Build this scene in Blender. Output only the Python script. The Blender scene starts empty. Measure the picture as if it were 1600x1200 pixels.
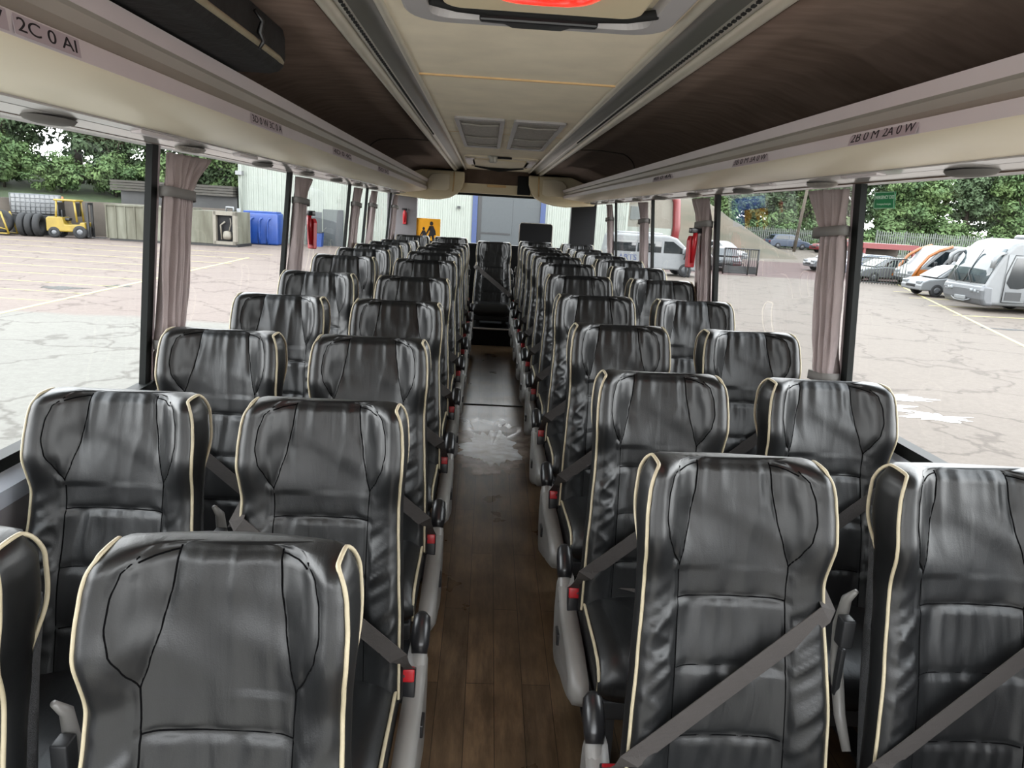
import bpy, bmesh, math, random
from mathutils import Vector, Matrix, noise
C = bpy.context.scene.collection
scene = bpy.context.scene

# ------------------------------------------------------------------ camera
cam_d = bpy.data.cameras.new('camera')
cam = bpy.data.objects.new('camera', cam_d)
C.objects.link(cam)
scene.camera = cam
F = 1150.0
VPX, VPY, ROLL = 763.0, 332.0, math.radians(2.75)
d = Vector((VPX - 800, VPY - 600, F)).normalized()           # world +Y seen by the camera (x right, y down, z forward)
up = Vector((math.sin(ROLL), -math.cos(ROLL), 0))
ax = d.cross(up).normalized()
az = ax.cross(d)
rows = [Vector((ax[i], d[i], az[i])) for i in range(3)]
right, down, fwd = rows
CAM_Z = 1.70
m = Matrix((right, -down, -fwd)).transposed().to_4x4()
m.translation = Vector((0, 0, CAM_Z))
cam.matrix_world = m
cam_d.sensor_width = 36
cam_d.lens = F / 1600 * 36
cam_d.clip_start = 0.02
cam_d.clip_end = 600

# ------------------------------------------------------------------ daylight
world = bpy.data.worlds.new('overcast_sky')
scene.world = world
world.use_nodes = True
nt = world.node_tree
nt.nodes.clear()
wo = nt.nodes.new('ShaderNodeOutputWorld')
bg = nt.nodes.new('ShaderNodeBackground')
# bright hazy overcast: a little brighter towards the horizon than overhead
tcw = nt.nodes.new('ShaderNodeTexCoord')
spw = nt.nodes.new('ShaderNodeSeparateXYZ')
rpw = nt.nodes.new('ShaderNodeValToRGB')
rpw.color_ramp.elements[0].position = 0.0
rpw.color_ramp.elements[0].color = (1.0, 1.0, 1.0, 1)
rpw.color_ramp.elements[1].position = 0.85
rpw.color_ramp.elements[1].color = (0.46, 0.50, 0.54, 1)
nt.links.new(tcw.outputs['Generated'], spw.inputs[0])
nt.links.new(spw.outputs['Z'], rpw.inputs[0])
# sky slightly brighter ahead of the coach, added to lift the interior light
rpf = nt.nodes.new('ShaderNodeMapRange')
rpf.interpolation_type = 'SMOOTHSTEP'
rpf.inputs['From Min'].default_value = 0.2
rpf.inputs['From Max'].default_value = -0.9
rpf.inputs['To Min'].default_value = 1.0
rpf.inputs['To Max'].default_value = 1.05
nt.links.new(spw.outputs['Y'], rpf.inputs['Value'])
vmw = nt.nodes.new('ShaderNodeVectorMath')
vmw.operation = 'SCALE'
nt.links.new(rpw.outputs[0], vmw.inputs[0])
nt.links.new(rpf.outputs[0], vmw.inputs['Scale'])
nt.links.new(vmw.outputs[0], bg.inputs['Color'])
bg.inputs['Strength'].default_value = 4.6
nt.links.new(bg.outputs[0], wo.inputs[0])
scene.view_settings.view_transform = 'Standard'
scene.view_settings.look = 'None'
scene.view_settings.gamma = 1
scene.view_settings.exposure = 1.4
scene.cycles.max_bounces = 10
scene.cycles.diffuse_bounces = 6
scene.cycles.glossy_bounces = 4
scene.cycles.transparent_max_bounces = 16
scene.cycles.caustics_reflective = False
scene.cycles.caustics_refractive = False

# ------------------------------------------------------------------ helpers
OUT = 0.36
def lin(h):
    if h[0] == '@':
        c = lin('#' + h[1:]); return (c[0] * OUT, c[1] * OUT, c[2] * OUT, 1)
    h = h.lstrip('#')
    r = []
    for i in (0, 2, 4):
        c = int(h[i:i + 2], 16) / 255
        r.append(c / 12.92 if c <= 0.04045 else ((c + 0.055) / 1.055) ** 2.4)
    return (r[0], r[1], r[2], 1)

M = {}
def omat(name, col, *a, col2=None, **k):
    return mat(name, '@' + col[1:], *a, col2=('@' + col2[1:]) if col2 else None, **k)
def mat(name, col, rough=0.5, metal=0.0, spec=0.5, var=0.0, vscale=6.0, bump=0.0, bscale=80.0, stretch=None, col2=None, emit=None, coat=0.0):
    """principled material with procedural colour variation and bump"""
    mt = bpy.data.materials.new(name)
    mt.use_nodes = True
    n = mt.node_tree.nodes
    l = mt.node_tree.links
    p = n['Principled BSDF']
    c = lin(col) if isinstance(col, str) else col
    p.inputs['Base Color'].default_value = c
    p.inputs['Roughness'].default_value = rough
    p.inputs['Metallic'].default_value = metal
    p.inputs['Specular IOR Level'].default_value = spec
    if coat:
        p.inputs['Coat Weight'].default_value = coat
        p.inputs['Coat Roughness'].default_value = 0.15
    tc = n.new('ShaderNodeTexCoord')
    mp = n.new('ShaderNodeMapping')
    l.new(tc.outputs['Object'], mp.inputs['Vector'])
    if stretch:
        mp.inputs['Scale'].default_value = stretch
    if var > 0 or col2:
        nz = n.new('ShaderNodeTexNoise')
        nz.inputs['Scale'].default_value = vscale
        nz.inputs['Detail'].default_value = 6
        l.new(mp.outputs[0], nz.inputs['Vector'])
        rp = n.new('ShaderNodeValToRGB')
        c2 = lin(col2) if col2 else tuple(x * (1 - var) for x in c[:3]) + (1,)
        c1 = c if col2 else tuple(min(1, x * (1 + var)) for x in c[:3]) + (1,)
        rp.color_ramp.elements[0].position = 0.32
        rp.color_ramp.elements[1].position = 0.68
        rp.color_ramp.elements[0].color = c2
        rp.color_ramp.elements[1].color = c1
        l.new(nz.outputs['Fac'], rp.inputs[0])
        l.new(rp.outputs[0], p.inputs['Base Color'])
    if bump > 0:
        nb = n.new('ShaderNodeTexNoise')
        nb.inputs['Scale'].default_value = bscale
        nb.inputs['Detail'].default_value = 4
        l.new(mp.outputs[0], nb.inputs['Vector'])
        b = n.new('ShaderNodeBump')
        b.inputs['Strength'].default_value = bump
        b.inputs['Distance'].default_value = 0.01
        l.new(nb.outputs['Fac'], b.inputs['Height'])
        l.new(b.outputs[0], p.inputs['Normal'])
    if emit:
        p.inputs['Emission Color'].default_value = c
        p.inputs['Emission Strength'].default_value = emit
    M[name] = mt
    return mt

def glass_mat(name, tint=(1, 1, 1, 1), k=0.7, rough=0.02):
    mt = bpy.data.materials.new(name)
    mt.use_nodes = True
    n = mt.node_tree.nodes
    l = mt.node_tree.links
    n.clear()
    o = n.new('ShaderNodeOutputMaterial')
    t = n.new('ShaderNodeBsdfTransparent')
    t.inputs[0].default_value = tint
    g = n.new('ShaderNodeBsdfGlossy')
    g.inputs['Roughness'].default_value = rough
    fr = n.new('ShaderNodeFresnel')
    fr.inputs['IOR'].default_value = 1.45
    mu = n.new('ShaderNodeMath')
    mu.operation = 'MULTIPLY'
    mu.inputs[1].default_value = k
    mx = n.new('ShaderNodeMixShader')
    l.new(fr.outputs[0], mu.inputs[0])
    l.new(mu.outputs[0], mx.inputs[0])
    l.new(t.outputs[0], mx.inputs[1])
    l.new(g.outputs[0], mx.inputs[2])
    l.new(mx.outputs[0], o.inputs[0])
    M[name] = mt
    return mt

def tag(o, label=None, cat=None, group=None, kind=None):
    if label: o['label'] = label
    if cat: o['category'] = cat
    if group: o['group'] = group
    if kind: o['kind'] = kind
    return o

def empty(name, loc=(0, 0, 0), rz=0.0, label=None, cat=None, group=None):
    o = bpy.data.objects.new(name, None)
    C.objects.link(o)
    o.location = loc
    o.rotation_euler = (0, 0, rz)
    o.empty_display_size = 0.1
    return tag(o, label, cat, group)

def link(name, me, parent=None):
    o = bpy.data.objects.new(name, me)
    C.objects.link(o)
    if parent: o.parent = parent
    return o

class MB:
    """collects shapes into one mesh"""
    def __init__(self):
        self.v = []; self.f = []; self.mi = []; self.sm = []
    def add(self, vs, fs, mi=0, smooth=False):
        o = len(self.v)
        self.v += [tuple(p) for p in vs]
        for f in fs:
            self.f.append(tuple(i + o for i in f)); self.mi.append(mi); self.sm.append(smooth)
        return self
    def box(self, a, b, mi=0, bev=0.0, mtx=None):
        x0, x1 = sorted((a[0], b[0])); y0, y1 = sorted((a[1], b[1])); z0, z1 = sorted((a[2], b[2]))
        if bev <= 0:
            vs = [(x, y, z) for z in (z0, z1) for y in (y0, y1) for x in (x0, x1)]
            fs = [(0, 2, 3, 1), (4, 5, 7, 6), (0, 1, 5, 4), (2, 6, 7, 3), (0, 4, 6, 2), (1, 3, 7, 5)]
        else:
            bm = bmesh.new()
            bmesh.ops.create_cube(bm, size=1)
            for v in bm.verts:
                v.co = Vector(((x0 + x1) / 2 + v.co.x * (x1 - x0), (y0 + y1) / 2 + v.co.y * (y1 - y0), (z0 + z1) / 2 + v.co.z * (z1 - z0)))
            bmesh.ops.bevel(bm, geom=bm.edges[:], offset=bev, segments=3, profile=0.5, affect='EDGES')
            bm.verts.index_update()
            vs = [v.co.copy() for v in bm.verts]; fs = [[v.index for v in f.verts] for f in bm.faces]
            bm.free()
        if mtx: vs = [mtx @ Vector(p) for p in vs]
        return self.add(vs, fs, mi, bev > 0)
    def tube(self, pts, r, n=8, mi=0, closed=False, cap=True):
        pts = [Vector(p) for p in pts]
        N = len(pts)
        rs = r if isinstance(r, (list, tuple)) else [r] * N
        vs = []; fs = []; nrm = None
        for i, p in enumerate(pts):
            if closed: t = pts[(i + 1) % N] - pts[i - 1]
            else: t = pts[min(i + 1, N - 1)] - pts[max(i - 1, 0)]
            if t.length < 1e-9: t = Vector((0, 0, 1))
            t.normalize()
            if nrm is None:
                nrm = t.orthogonal().normalized()
            nrm = (nrm - t * nrm.dot(t))
            nrm = nrm.normalized() if nrm.length > 1e-6 else t.orthogonal().normalized()
            b = t.cross(nrm)
            for k in range(n):
                a = 2 * math.pi * k / n
                vs.append(p + (nrm * math.cos(a) + b * math.sin(a)) * rs[i])
        for i in range(N if closed else N - 1):
            for k in range(n):
                j = (i + 1) % N
                fs.append((i * n + k, i * n + (k + 1) % n, j * n + (k + 1) % n, j * n + k))
        if not closed and cap:
            fs.append(tuple(range(n))[::-1]); fs.append(tuple((N - 1) * n + k for k in range(n)))
        return self.add(vs, fs, mi, True)
    def cyl(self, c, r, h, axis='z', n=24, mi=0, r2=None):
        v = {'x': Vector((1, 0, 0)), 'y': Vector((0, 1, 0)), 'z': Vector((0, 0, 1))}[axis] * h
        c = Vector(c)
        return self.tube([c, c + v], [r, r if r2 is None else r2], n, mi)
    def lathe(self, prof, c, n=24, mi=0, axis='z'):
        vs = []; fs = []
        for r, h in prof:
            for k in range(n):
                a = 2 * math.pi * k / n
                q = (r * math.cos(a), r * math.sin(a), h)
                if axis == 'x': q = (q[2], q[0], q[1])
                if axis == 'y': q = (q[0], q[2], q[1])
                vs.append((c[0] + q[0], c[1] + q[1], c[2] + q[2]))
        for i in range(len(prof) - 1):
            for k in range(n):
                fs.append((i * n + k, i * n + (k + 1) % n, (i + 1) * n + (k + 1) % n, (i + 1) * n + k))
        return self.add(vs, fs, mi, True)
    def prism(self, poly, a, b, axis='y', mi=0, smooth=False):
        """2-D polygon swept from a to b along an axis; poly in the other two axes"""
        def mk(p, t):
            return {'y': (p[0], t, p[1]), 'x': (t, p[0], p[1]), 'z': (p[0], p[1], t)}[axis]
        n = len(poly)
        vs = [mk(p, a) for p in poly] + [mk(p, b) for p in poly]
        fs = [tuple(range(n)), tuple(range(2 * n - 1, n - 1, -1))] + [(i, n + i, n + (i + 1) % n, (i + 1) % n) for i in range(n)]
        return self.add(vs, fs, mi, smooth)
    def sheet(self, line, a, b, axis='y', mi=0, smooth=True, mis=None):
        """open 2-D polyline swept from a to b"""
        def mk(p, t):
            return {'y': (p[0], t, p[1]), 'x': (t, p[0], p[1]), 'z': (p[0], p[1], t)}[axis]
        n = len(line)
        o = len(self.v)
        self.v += [mk(p, a) for p in line] + [mk(p, b) for p in line]
        for i in range(n - 1):
            self.f.append((o + i, o + i + 1, o + n + i + 1, o + n + i)); self.mi.append(mis[i] if mis else mi); self.sm.append(smooth)
        return self
    def build(self, name, mats, parent=None, fix=True):
        me = self.mesh(name, mats, fix)
        return link(name, me, parent)
    def mesh(self, name, mats, fix=True):
        me = bpy.data.meshes.new(name)
        me.from_pydata(self.v, [], self.f)
        if not isinstance(mats, (list, tuple)): mats = [mats]
        for k in mats: me.materials.append(M[k] if isinstance(k, str) else k)
        for p, i, s in zip(me.polygons, self.mi, self.sm):
            p.material_index = i; p.use_smooth = s
        if fix:
            bm = bmesh.new(); bm.from_mesh(me)
            bmesh.ops.recalc_face_normals(bm, faces=bm.faces[:])
            bm.to_mesh(me); bm.free()
        me.update()
        return me

def solid(o, t, off=0.0):
    s = o.modifiers.new('solid', 'SOLIDIFY'); s.thickness = t; s.offset = off
    return o
def bevel(o, w, seg=2):
    b = o.modifiers.new('bevel', 'BEVEL'); b.width = w; b.segments = seg; b.limit_method = 'ANGLE'
    return o

def text(name, body, size, mtx, material, parent=None, extrude=0.0006, align='CENTER', scale_x=1.0, bold=0.0):
    cu = bpy.data.curves.new(name, 'FONT')
    cu.body = body; cu.size = size; cu.extrude = extrude; cu.align_x = align; cu.align_y = 'CENTER'; cu.offset = bold
    tmp = bpy.data.objects.new(name + '_tmp', cu)
    C.objects.link(tmp)
    bpy.context.view_layer.update()
    me = bpy.data.meshes.new_from_object(tmp.evaluated_get(bpy.context.evaluated_depsgraph_get()))
    bpy.data.objects.remove(tmp); bpy.data.curves.remove(cu)
    for v in me.vertices: v.co.x *= scale_x
    me.transform(mtx)
    me.materials.clear(); me.materials.append(M[material])
    me.name = name
    return link(name, me, parent)

def frame_mtx(origin, xdir, ydir):
    x = Vector(xdir).normalized(); y = Vector(ydir).normalized(); z = x.cross(y)
    mm = Matrix((x, y, z)).transposed().to_4x4(); mm.translation = Vector(origin)
    return mm

def interp(tab, t):
    if t <= tab[0][0]: return tab[0][1]
    for (a, p), (b, q) in zip(tab, tab[1:]):
        if t <= b:
            k = (t - a) / (b - a); k = k * k * (3 - 2 * k) * 0.5 + k * 0.5
            return p + (q - p) * k
    return tab[-1][1]
def sstep(a, b, x):
    k = max(0, min(1, (x - a) / (b - a)))
    return k * k * (3 - 2 * k)

def copy_tree(o, parent=None):
    c = o.copy(); C.objects.link(c)
    if parent: c.parent = parent
    for ch in KIDS.get(o.name, [k for k in o.children]): copy_tree(ch, c)
    return c
KIDS = {}
ORD = ['first', 'second', 'third', 'fourth', 'fifth', 'sixth', 'seventh', 'eighth', 'ninth', 'tenth', 'eleventh', 'twelfth']

# ------------------------------------------------------------------ materials
mat('leather', '#0f1011', 0.41, spec=0.5, var=0.18, vscale=5, bump=0.07, bscale=420)
mat('leather_smooth', '#0c0d0e', 0.42, spec=0.5, var=0.1, vscale=4, bump=0.03, bscale=300)
mat('leather_worn', '#37332f', 0.42, spec=0.5, var=0.2, vscale=9, bump=0.2, bscale=160)
mat('seam', '#060607', 0.9, spec=0.05)
mat('piping', '#a0967e', 0.5, var=0.12, vscale=18, bump=0.1)
mat('shell_fabric', '#3a3b3d', 0.9, var=0.35, vscale=220, bump=0.5, bscale=400)
mat('grey_plastic', '#767471', 0.4, var=0.05)
mat('dark_plastic', '#1c1c1e', 0.3)
mat('red_plastic', '#a5161f', 0.35)
mat('belt', '#3b3735', 0.75, var=0.08, vscale=40, bump=0.3, bscale=300, stretch=(1, 1, 6))
mat('seat_metal', '#2a2b2d', 0.5, metal=0.3)
mat('cream_panel', '#e3d4b4', 0.55, var=0.05, vscale=3, bump=0.03, bscale=60)
mat('cream_smooth', '#ece0c8', 0.42, var=0.03, vscale=2)
mat('cream_fabric', '#f6e9d2', 0.85, var=0.06, vscale=5, bump=0.1, bscale=300)
mat('tan_bead', '#ddba88', 0.6, var=0.05)
mat('brown_fabric', '#64554c', 0.95, spec=0.15, var=0.16, vscale=7, bump=0.15, bscale=260, stretch=(1, 3, 1))
mat('lilac_trim', '#d6cdd0', 0.4, var=0.03)
mat('grey_groove', '#aaa49c', 0.4, var=0.04)
mat('rail_grey', '#b4b0a6', 0.3, metal=0.35, var=0.06, vscale=3)
mat('rail_dark', '#6c6a64', 0.35, metal=0.3, var=0.06, vscale=3)
mat('rail_light', '#cfc8b8', 0.35, metal=0.2, var=0.05)
mat('black_hole', '#080808', 0.8)
mat('gasket', '#0d100f', 0.6, spec=0.25)
mat('pillar_cover', '#8d8788', 0.5, var=0.04)
mat('sill_metal', '#a3a7b0', 0.35, metal=0.2, var=0.05)
mat('wall_panel', '#666365', 0.6, var=0.08, bump=0.05)
mat('curtain', '#a09392', 0.85, spec=0.2, var=0.1, vscale=5, bump=0.2, bscale=300)
mat('curtain_band', '#6b6865', 0.8, var=0.05)
mat('hatch_frame', '#b5b1b2', 0.45, var=0.03)
mat('red_lens', '#e01a0c', 0.15, spec=0.8, emit=0.9)  # emission stands in for daylight coming through the lens
mat('vent_mesh', '#a7a19a', 0.5, metal=0.2, var=0.2, vscale=60, bump=0.4, bscale=200)
mat('black_panel', '#0b0b0d', 0.6, spec=0.25)
mat('label_paper', '#bcb0b8', 0.6)
mat('ink', '#1d1a20', 0.7)
mat('sign_green', '#0e7a46', 0.5)
mat('sign_white', '#d5e8da', 0.5)
mat('sign_yellow', '#f0a81c', 0.6, var=0.05)
mat('gloss_trim', '#bdb8b6', 0.16, spec=0.6)
glass_mat('window_glass', (0.97, 0.985, 0.98, 1), 0.22)
def pleats(nm, k):
    mt = M[nm]; n = mt.node_tree.nodes; l = mt.node_tree.links
    p = n['Principled BSDF']; old = p.inputs['Normal'].links[0].from_node
    tc = n.new('ShaderNodeTexCoord'); mp = n.new('ShaderNodeMapping'); mp.inputs['Scale'].default_value = (22, 5, 5)
    l.new(tc.outputs['Object'], mp.inputs['Vector'])
    a = n.new('ShaderNodeTexNoise'); a.inputs['Scale'].default_value = 1.0; a.inputs['Detail'].default_value = 3; a.inputs['Distortion'].default_value = 1.2
    l.new(mp.outputs[0], a.inputs['Vector'])
    b = n.new('ShaderNodeBump'); b.inputs['Strength'].default_value = k; b.inputs['Distance'].default_value = 0.012
    l.new(a.outputs['Fac'], b.inputs['Height']); l.new(b.outputs[0], old.inputs['Normal'])
pleats('leather', .13)
pleats('leather_smooth', .05)
glass_mat('car_glass', (0.35, 0.4, 0.42, 1), 1.0)
# outdoors
omat('steel_wall', '#b9c1b6', 0.6, var=0.05, vscale=1.5)
omat('steel_door', '#454d51', 0.45, var=0.06)
omat('blue_paint', '#27447f', 0.5, var=0.08)
omat('concrete', '#6d645a', 0.9, var=0.18, vscale=1.2, bump=0.2, bscale=12)
omat('skip_paint', '#8d8d7c', 0.8, col2='#5f5b48', vscale=0.9, stretch=(2.2, 2.2, 0.5), bump=0.1)
omat('blue_plastic', '#0a49a4', 0.45, var=0.12, vscale=2)
omat('yellow_paint', '#b79a2c', 0.5, var=0.12, vscale=3)
omat('rubber', '#1a1b1d', 0.8, var=0.2, vscale=6)
omat('white_paint', '#989b9d', 0.3, var=0.03)
omat('silver_paint', '#85888c', 0.3, metal=0.3, var=0.04)
omat('orange_paint', '#b8681a', 0.35, var=0.04)
omat('red_paint', '#8e1f22', 0.4, var=0.05)
omat('blue_car_paint', '#4c5a70', 0.35)
omat('dark_paint', '#202428', 0.4)
omat('black_metal', '#16181a', 0.5)
omat('palisade', '#70786f', 0.6, var=0.15, vscale=2)
omat('pole_wood', '#6f6556', 0.8, var=0.1)
omat('lamp_glass', '#9aa0a4', 0.15)
omat('road_yellow', '#ddd08a', 0.8, var=0.15, vscale=4)
omat('road_white', '#c9c5bc', 0.8, var=0.15, vscale=4)
omat('bark', '#3d3428', 0.9, var=0.3, vscale=3, bump=0.3)
omat('leaf_dark', '#566b4a', 0.7, spec=0.2, col2='#6d8460', vscale=0.5)
omat('leaf_mid', '#7f9a5e', 0.7, spec=0.2, col2='#56744a', vscale=0.5)
omat('leaf_light', '#aec868', 0.7, spec=0.2, col2='#86a850', vscale=0.5)
omat('grass', '#4c6128', 0.9, col2='#32461d', vscale=1.5, bump=0.4, bscale=10)
omat('brown_bank', '#6a5b45', 0.95, col2='#4d4a30', vscale=0.4)
omat('cloth_dark', '#191b20', 0.9)
omat('skin', '#a97c63', 0.6)
omat('shed_roof', '#4c473f', 0.8, var=0.15)
omat('pale_wall', '#9b9486', 0.7, var=0.06)

# ================================================================== coach shell
Y0, Y1 = -0.35, 9.45
def floor_z(y): return min(-0.01 + 0.054 * y, 0.25)

def floor_material():
    mt = bpy.data.materials.new('vinyl_planks'); mt.use_nodes = True
    n = mt.node_tree.nodes; l = mt.node_tree.links; p = n['Principled BSDF']
    tc = n.new('ShaderNodeTexCoord')
    sep = n.new('ShaderNodeSeparateXYZ'); l.new(tc.outputs['Object'], sep.inputs[0])
    cb = n.new('ShaderNodeCombineXYZ')
    l.new(sep.outputs['Y'], cb.inputs['X']); l.new(sep.outputs['X'], cb.inputs['Y'])
    br = n.new('ShaderNodeTexBrick')
    br.inputs['Scale'].default_value = 1.0
    br.inputs['Brick Width'].default_value = 0.9
    br.inputs['Row Height'].default_value = 0.097
    br.inputs['Mortar Size'].default_value = 0.0012
    br.inputs['Mortar Smooth'].default_value = 0.2
    br.inputs['Color1'].default_value = lin('#7e6850'); br.inputs['Color2'].default_value = lin('#665542'); br.inputs['Mortar'].default_value = lin('#1e1712')
    l.new(cb.outputs[0], br.inputs['Vector'])
    mp = n.new('ShaderNodeMapping'); mp.inputs['Scale'].default_value = (14, 2.2, 1)
    l.new(tc.outputs['Object'], mp.inputs['Vector'])
    nz = n.new('ShaderNodeTexNoise'); nz.inputs['Scale'].default_value = 1.6; nz.inputs['Detail'].default_value = 9; nz.inputs['Roughness'].default_value = 0.7
    l.new(mp.outputs[0], nz.inputs['Vector'])
    r1 = n.new('ShaderNodeValToRGB'); r1.color_ramp.elements[0].position = 0.35; r1.color_ramp.elements[1].position = 0.7
    r1.color_ramp.elements[0].color = (0.28, 0.26, 0.24, 1); r1.color_ramp.elements[1].color = (1.15, 1.1, 1.05, 1)
    l.new(nz.outputs['Fac'], r1.inputs[0])
    mx = n.new('ShaderNodeMix'); mx.data_type = 'RGBA'; mx.blend_type = 'MULTIPLY'; mx.inputs[0].default_value = 0.75
    l.new(br.outputs['Color'], mx.inputs[6]); l.new(r1.outputs[0], mx.inputs[7])
    # dirt blotches
    n2 = n.new('ShaderNodeTexNoise'); n2.inputs['Scale'].default_value = 5; n2.inputs['Detail'].default_value = 5
    l.new(tc.outputs['Object'], n2.inputs['Vector'])
    r2 = n.new('ShaderNodeValToRGB'); r2.color_ramp.elements[0].position = 0.38; r2.color_ramp.elements[1].position = 0.62
    r2.color_ramp.elements[0].color = (0.55, 0.53, 0.5, 1); r2.color_ramp.elements[1].color = (1, 1, 1, 1)
    l.new(n2.outputs['Fac'], r2.inputs[0])
    m2 = n.new('ShaderNodeMix'); m2.data_type = 'RGBA'; m2.blend_type = 'MULTIPLY'; m2.inputs[0].default_value = 0.8
    l.new(mx.outputs[2], m2.inputs[6]); l.new(r2.outputs[0], m2.inputs[7])
    l.new(m2.outputs[2], p.inputs['Base Color'])
    r3 = n.new('ShaderNodeMapRange'); r3.inputs['To Min'].default_value = 0.2; r3.inputs['To Max'].default_value = 0.42
    l.new(n2.outputs['Fac'], r3.inputs['Value']); l.new(r3.outputs[0], p.inputs['Roughness'])
    b = n.new('ShaderNodeBump'); b.inputs['Strength'].default_value = 0.12; b.inputs['Distance'].default_value = 0.004
    l.new(nz.outputs['Fac'], b.inputs['Height']); l.new(b.outputs[0], p.inputs['Normal'])
    M['vinyl_planks'] = mt
floor_material()

# floor: a ramp that levels out at the fifth row
fl = MB()
ys = [Y0, 4.81, 5.6, Y1]
fl.sheet([(y, floor_z(y)) for y in ys], -1.15, 1.33, axis='x', smooth=False)
fl = fl.build('floor', 'vinyl_planks'); fl['kind'] = 'structure'
solid(fl, 0.05, -1 if fl.data.polygons[0].normal.z > 0 else 1)

# window glare painted as a pale patch in the aisle: ragged island, and the seam strip across the aisle
random.seed(4)
def patch(name, cx, cy, rx, ry, material, seed, label, wob=0.35, lift=0.003):
    mb = MB(); n = 90
    vs = [(cx, cy, floor_z(cy) + lift)]
    for k in range(n):
        a = 2 * math.pi * k / n
        q = 1 + wob * noise.noise((math.cos(a) * 2.2 + seed, math.sin(a) * 2.2, seed)) + wob * 0.7 * noise.noise((math.cos(a) * 7 + seed, math.sin(a) * 7, 3.1)) + wob * 0.3 * noise.noise((math.cos(a) * 25, math.sin(a) * 25, seed))
        y = cy + ry * math.sin(a) * q
        vs.append((cx + rx * math.cos(a) * q, y, floor_z(y) + lift))
    mb.add(vs, [(0, 1 + k, 1 + (k + 1) % n) for k in range(n)])
    o = mb.build(name, material, fl)
    o['label'] = label
    return o
mat('painted_glare', '#f4f8fa', 0.25, col2='#b5b2ae', vscale=9, bump=0.1, stretch=(1, 1.6, 1))
mat('painted_glare_edge', '#a8998c', 0.25, col2='#6f5f52', vscale=14, bump=0.1)
patch('glare_patch', 0.085, 4.55, 0.25, 0.52, 'painted_glare_edge', 5.2, 'greyish outer ring of the painted glare', 0.3, 0.002)
patch('glare_patch', 0.09, 4.50, 0.19, 0.29, 'painted_glare', 8.6, 'pale window glare painted on the wet aisle floor', 0.32)
st = MB(); st.box((-0.18, 5.5, 0.247), (0.34, 5.515, 0.256))
st.build('floor_joint', 'gasket', fl)

# ceiling centre panels with tan bead joints
ce = MB(); ce.sheet([(-0.30, 2.2), (0.475, 2.2)], Y0, Y1, smooth=False)
ce = ce.build('ceiling', 'cream_fabric'); ce['kind'] = 'structure'
solid(ce, 0.06, 1 if ce.data.polygons[0].normal.z > 0 else -1)
bd = MB()
bd.box((-0.289, 2.985, 2.194), (0.464, 3.0, 2.2)); bd.build('joint_bead', 'tan_bead', ce)
bd = MB(); bd.box((-0.289, 5.03, 2.198), (0.464, 5.038, 2.2)); bd.build('joint_bead', 'tan_bead', ce)

# side linings above the racks (brown fabric), ending in the roof
lin_l = MB(); L_ = [(-0.452, 2.195), (-0.6, 2.2), (-0.8, 2.185), (-0.98, 2.12), (-1.08, 2.03), (-1.12, 1.93), (-1.125, 1.86)]
lin_l.sheet(L_, Y0, Y1)
o = lin_l.build('trim_1', 'brown_fabric'); o['kind'] = 'structure'; solid(o, 0.03, 0); o['label'] = 'brown fabric roof lining over the left rack'
lin_r = MB(); R_ = [(0.645, 2.195), (0.78, 2.2), (0.96, 2.185), (1.14, 2.12), (1.24, 2.03), (1.28, 1.93), (1.285, 1.87)]
lin_r.sheet(R_, Y0, Y1)
o2 = lin_r.build('trim_2', 'brown_fabric'); o2['kind'] = 'structure'; solid(o2, 0.03, 0); o2['label'] = 'brown fabric roof lining over the right rack'
mat('seam_brown', '#2d2521', 0.95)
for (par, LL, sgn) in ((o, L_, 1), (o2, R_, -1)):
    # curved join line near the back of each lining
    mb = MB(); pts = []
    for k in range(15):
        t = k / 14
        x = LL[0][0] + (LL[3][0] - LL[0][0]) * t
        zz = 2.2
        for (a, b) in zip(LL, LL[1:]):
            lo, hi = sorted((a[0], b[0]))
            if lo <= x <= hi: zz = a[1] + (b[1] - a[1]) * (x - a[0]) / (b[0] - a[0])
        yy = 5.55 + (0.5 if t > .6 else 0) * ((t - .6) / .4) ** 2
        pts.append((x, yy, zz - 0.017))
    mb.tube(pts, 0.004, 6)
    mb.build('lining_seam', 'seam_brown', par)

# roof skin above everything (keeps the sky out)
rf = MB(); rf.sheet([(-1.32, 1.9), (-1.25, 2.12), (-1.0, 2.27), (-0.5, 2.33), (0.08, 2.35), (0.66, 2.33), (1.16, 2.27), (1.41, 2.12), (1.48, 1.9)], Y0, Y1 + 0.1)
rf = rf.build('trim_3', 'white_paint'); rf['kind'] = 'structure'; rf['label'] = 'outer roof skin of the coach'; solid(rf, 0.02, 0)

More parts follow.
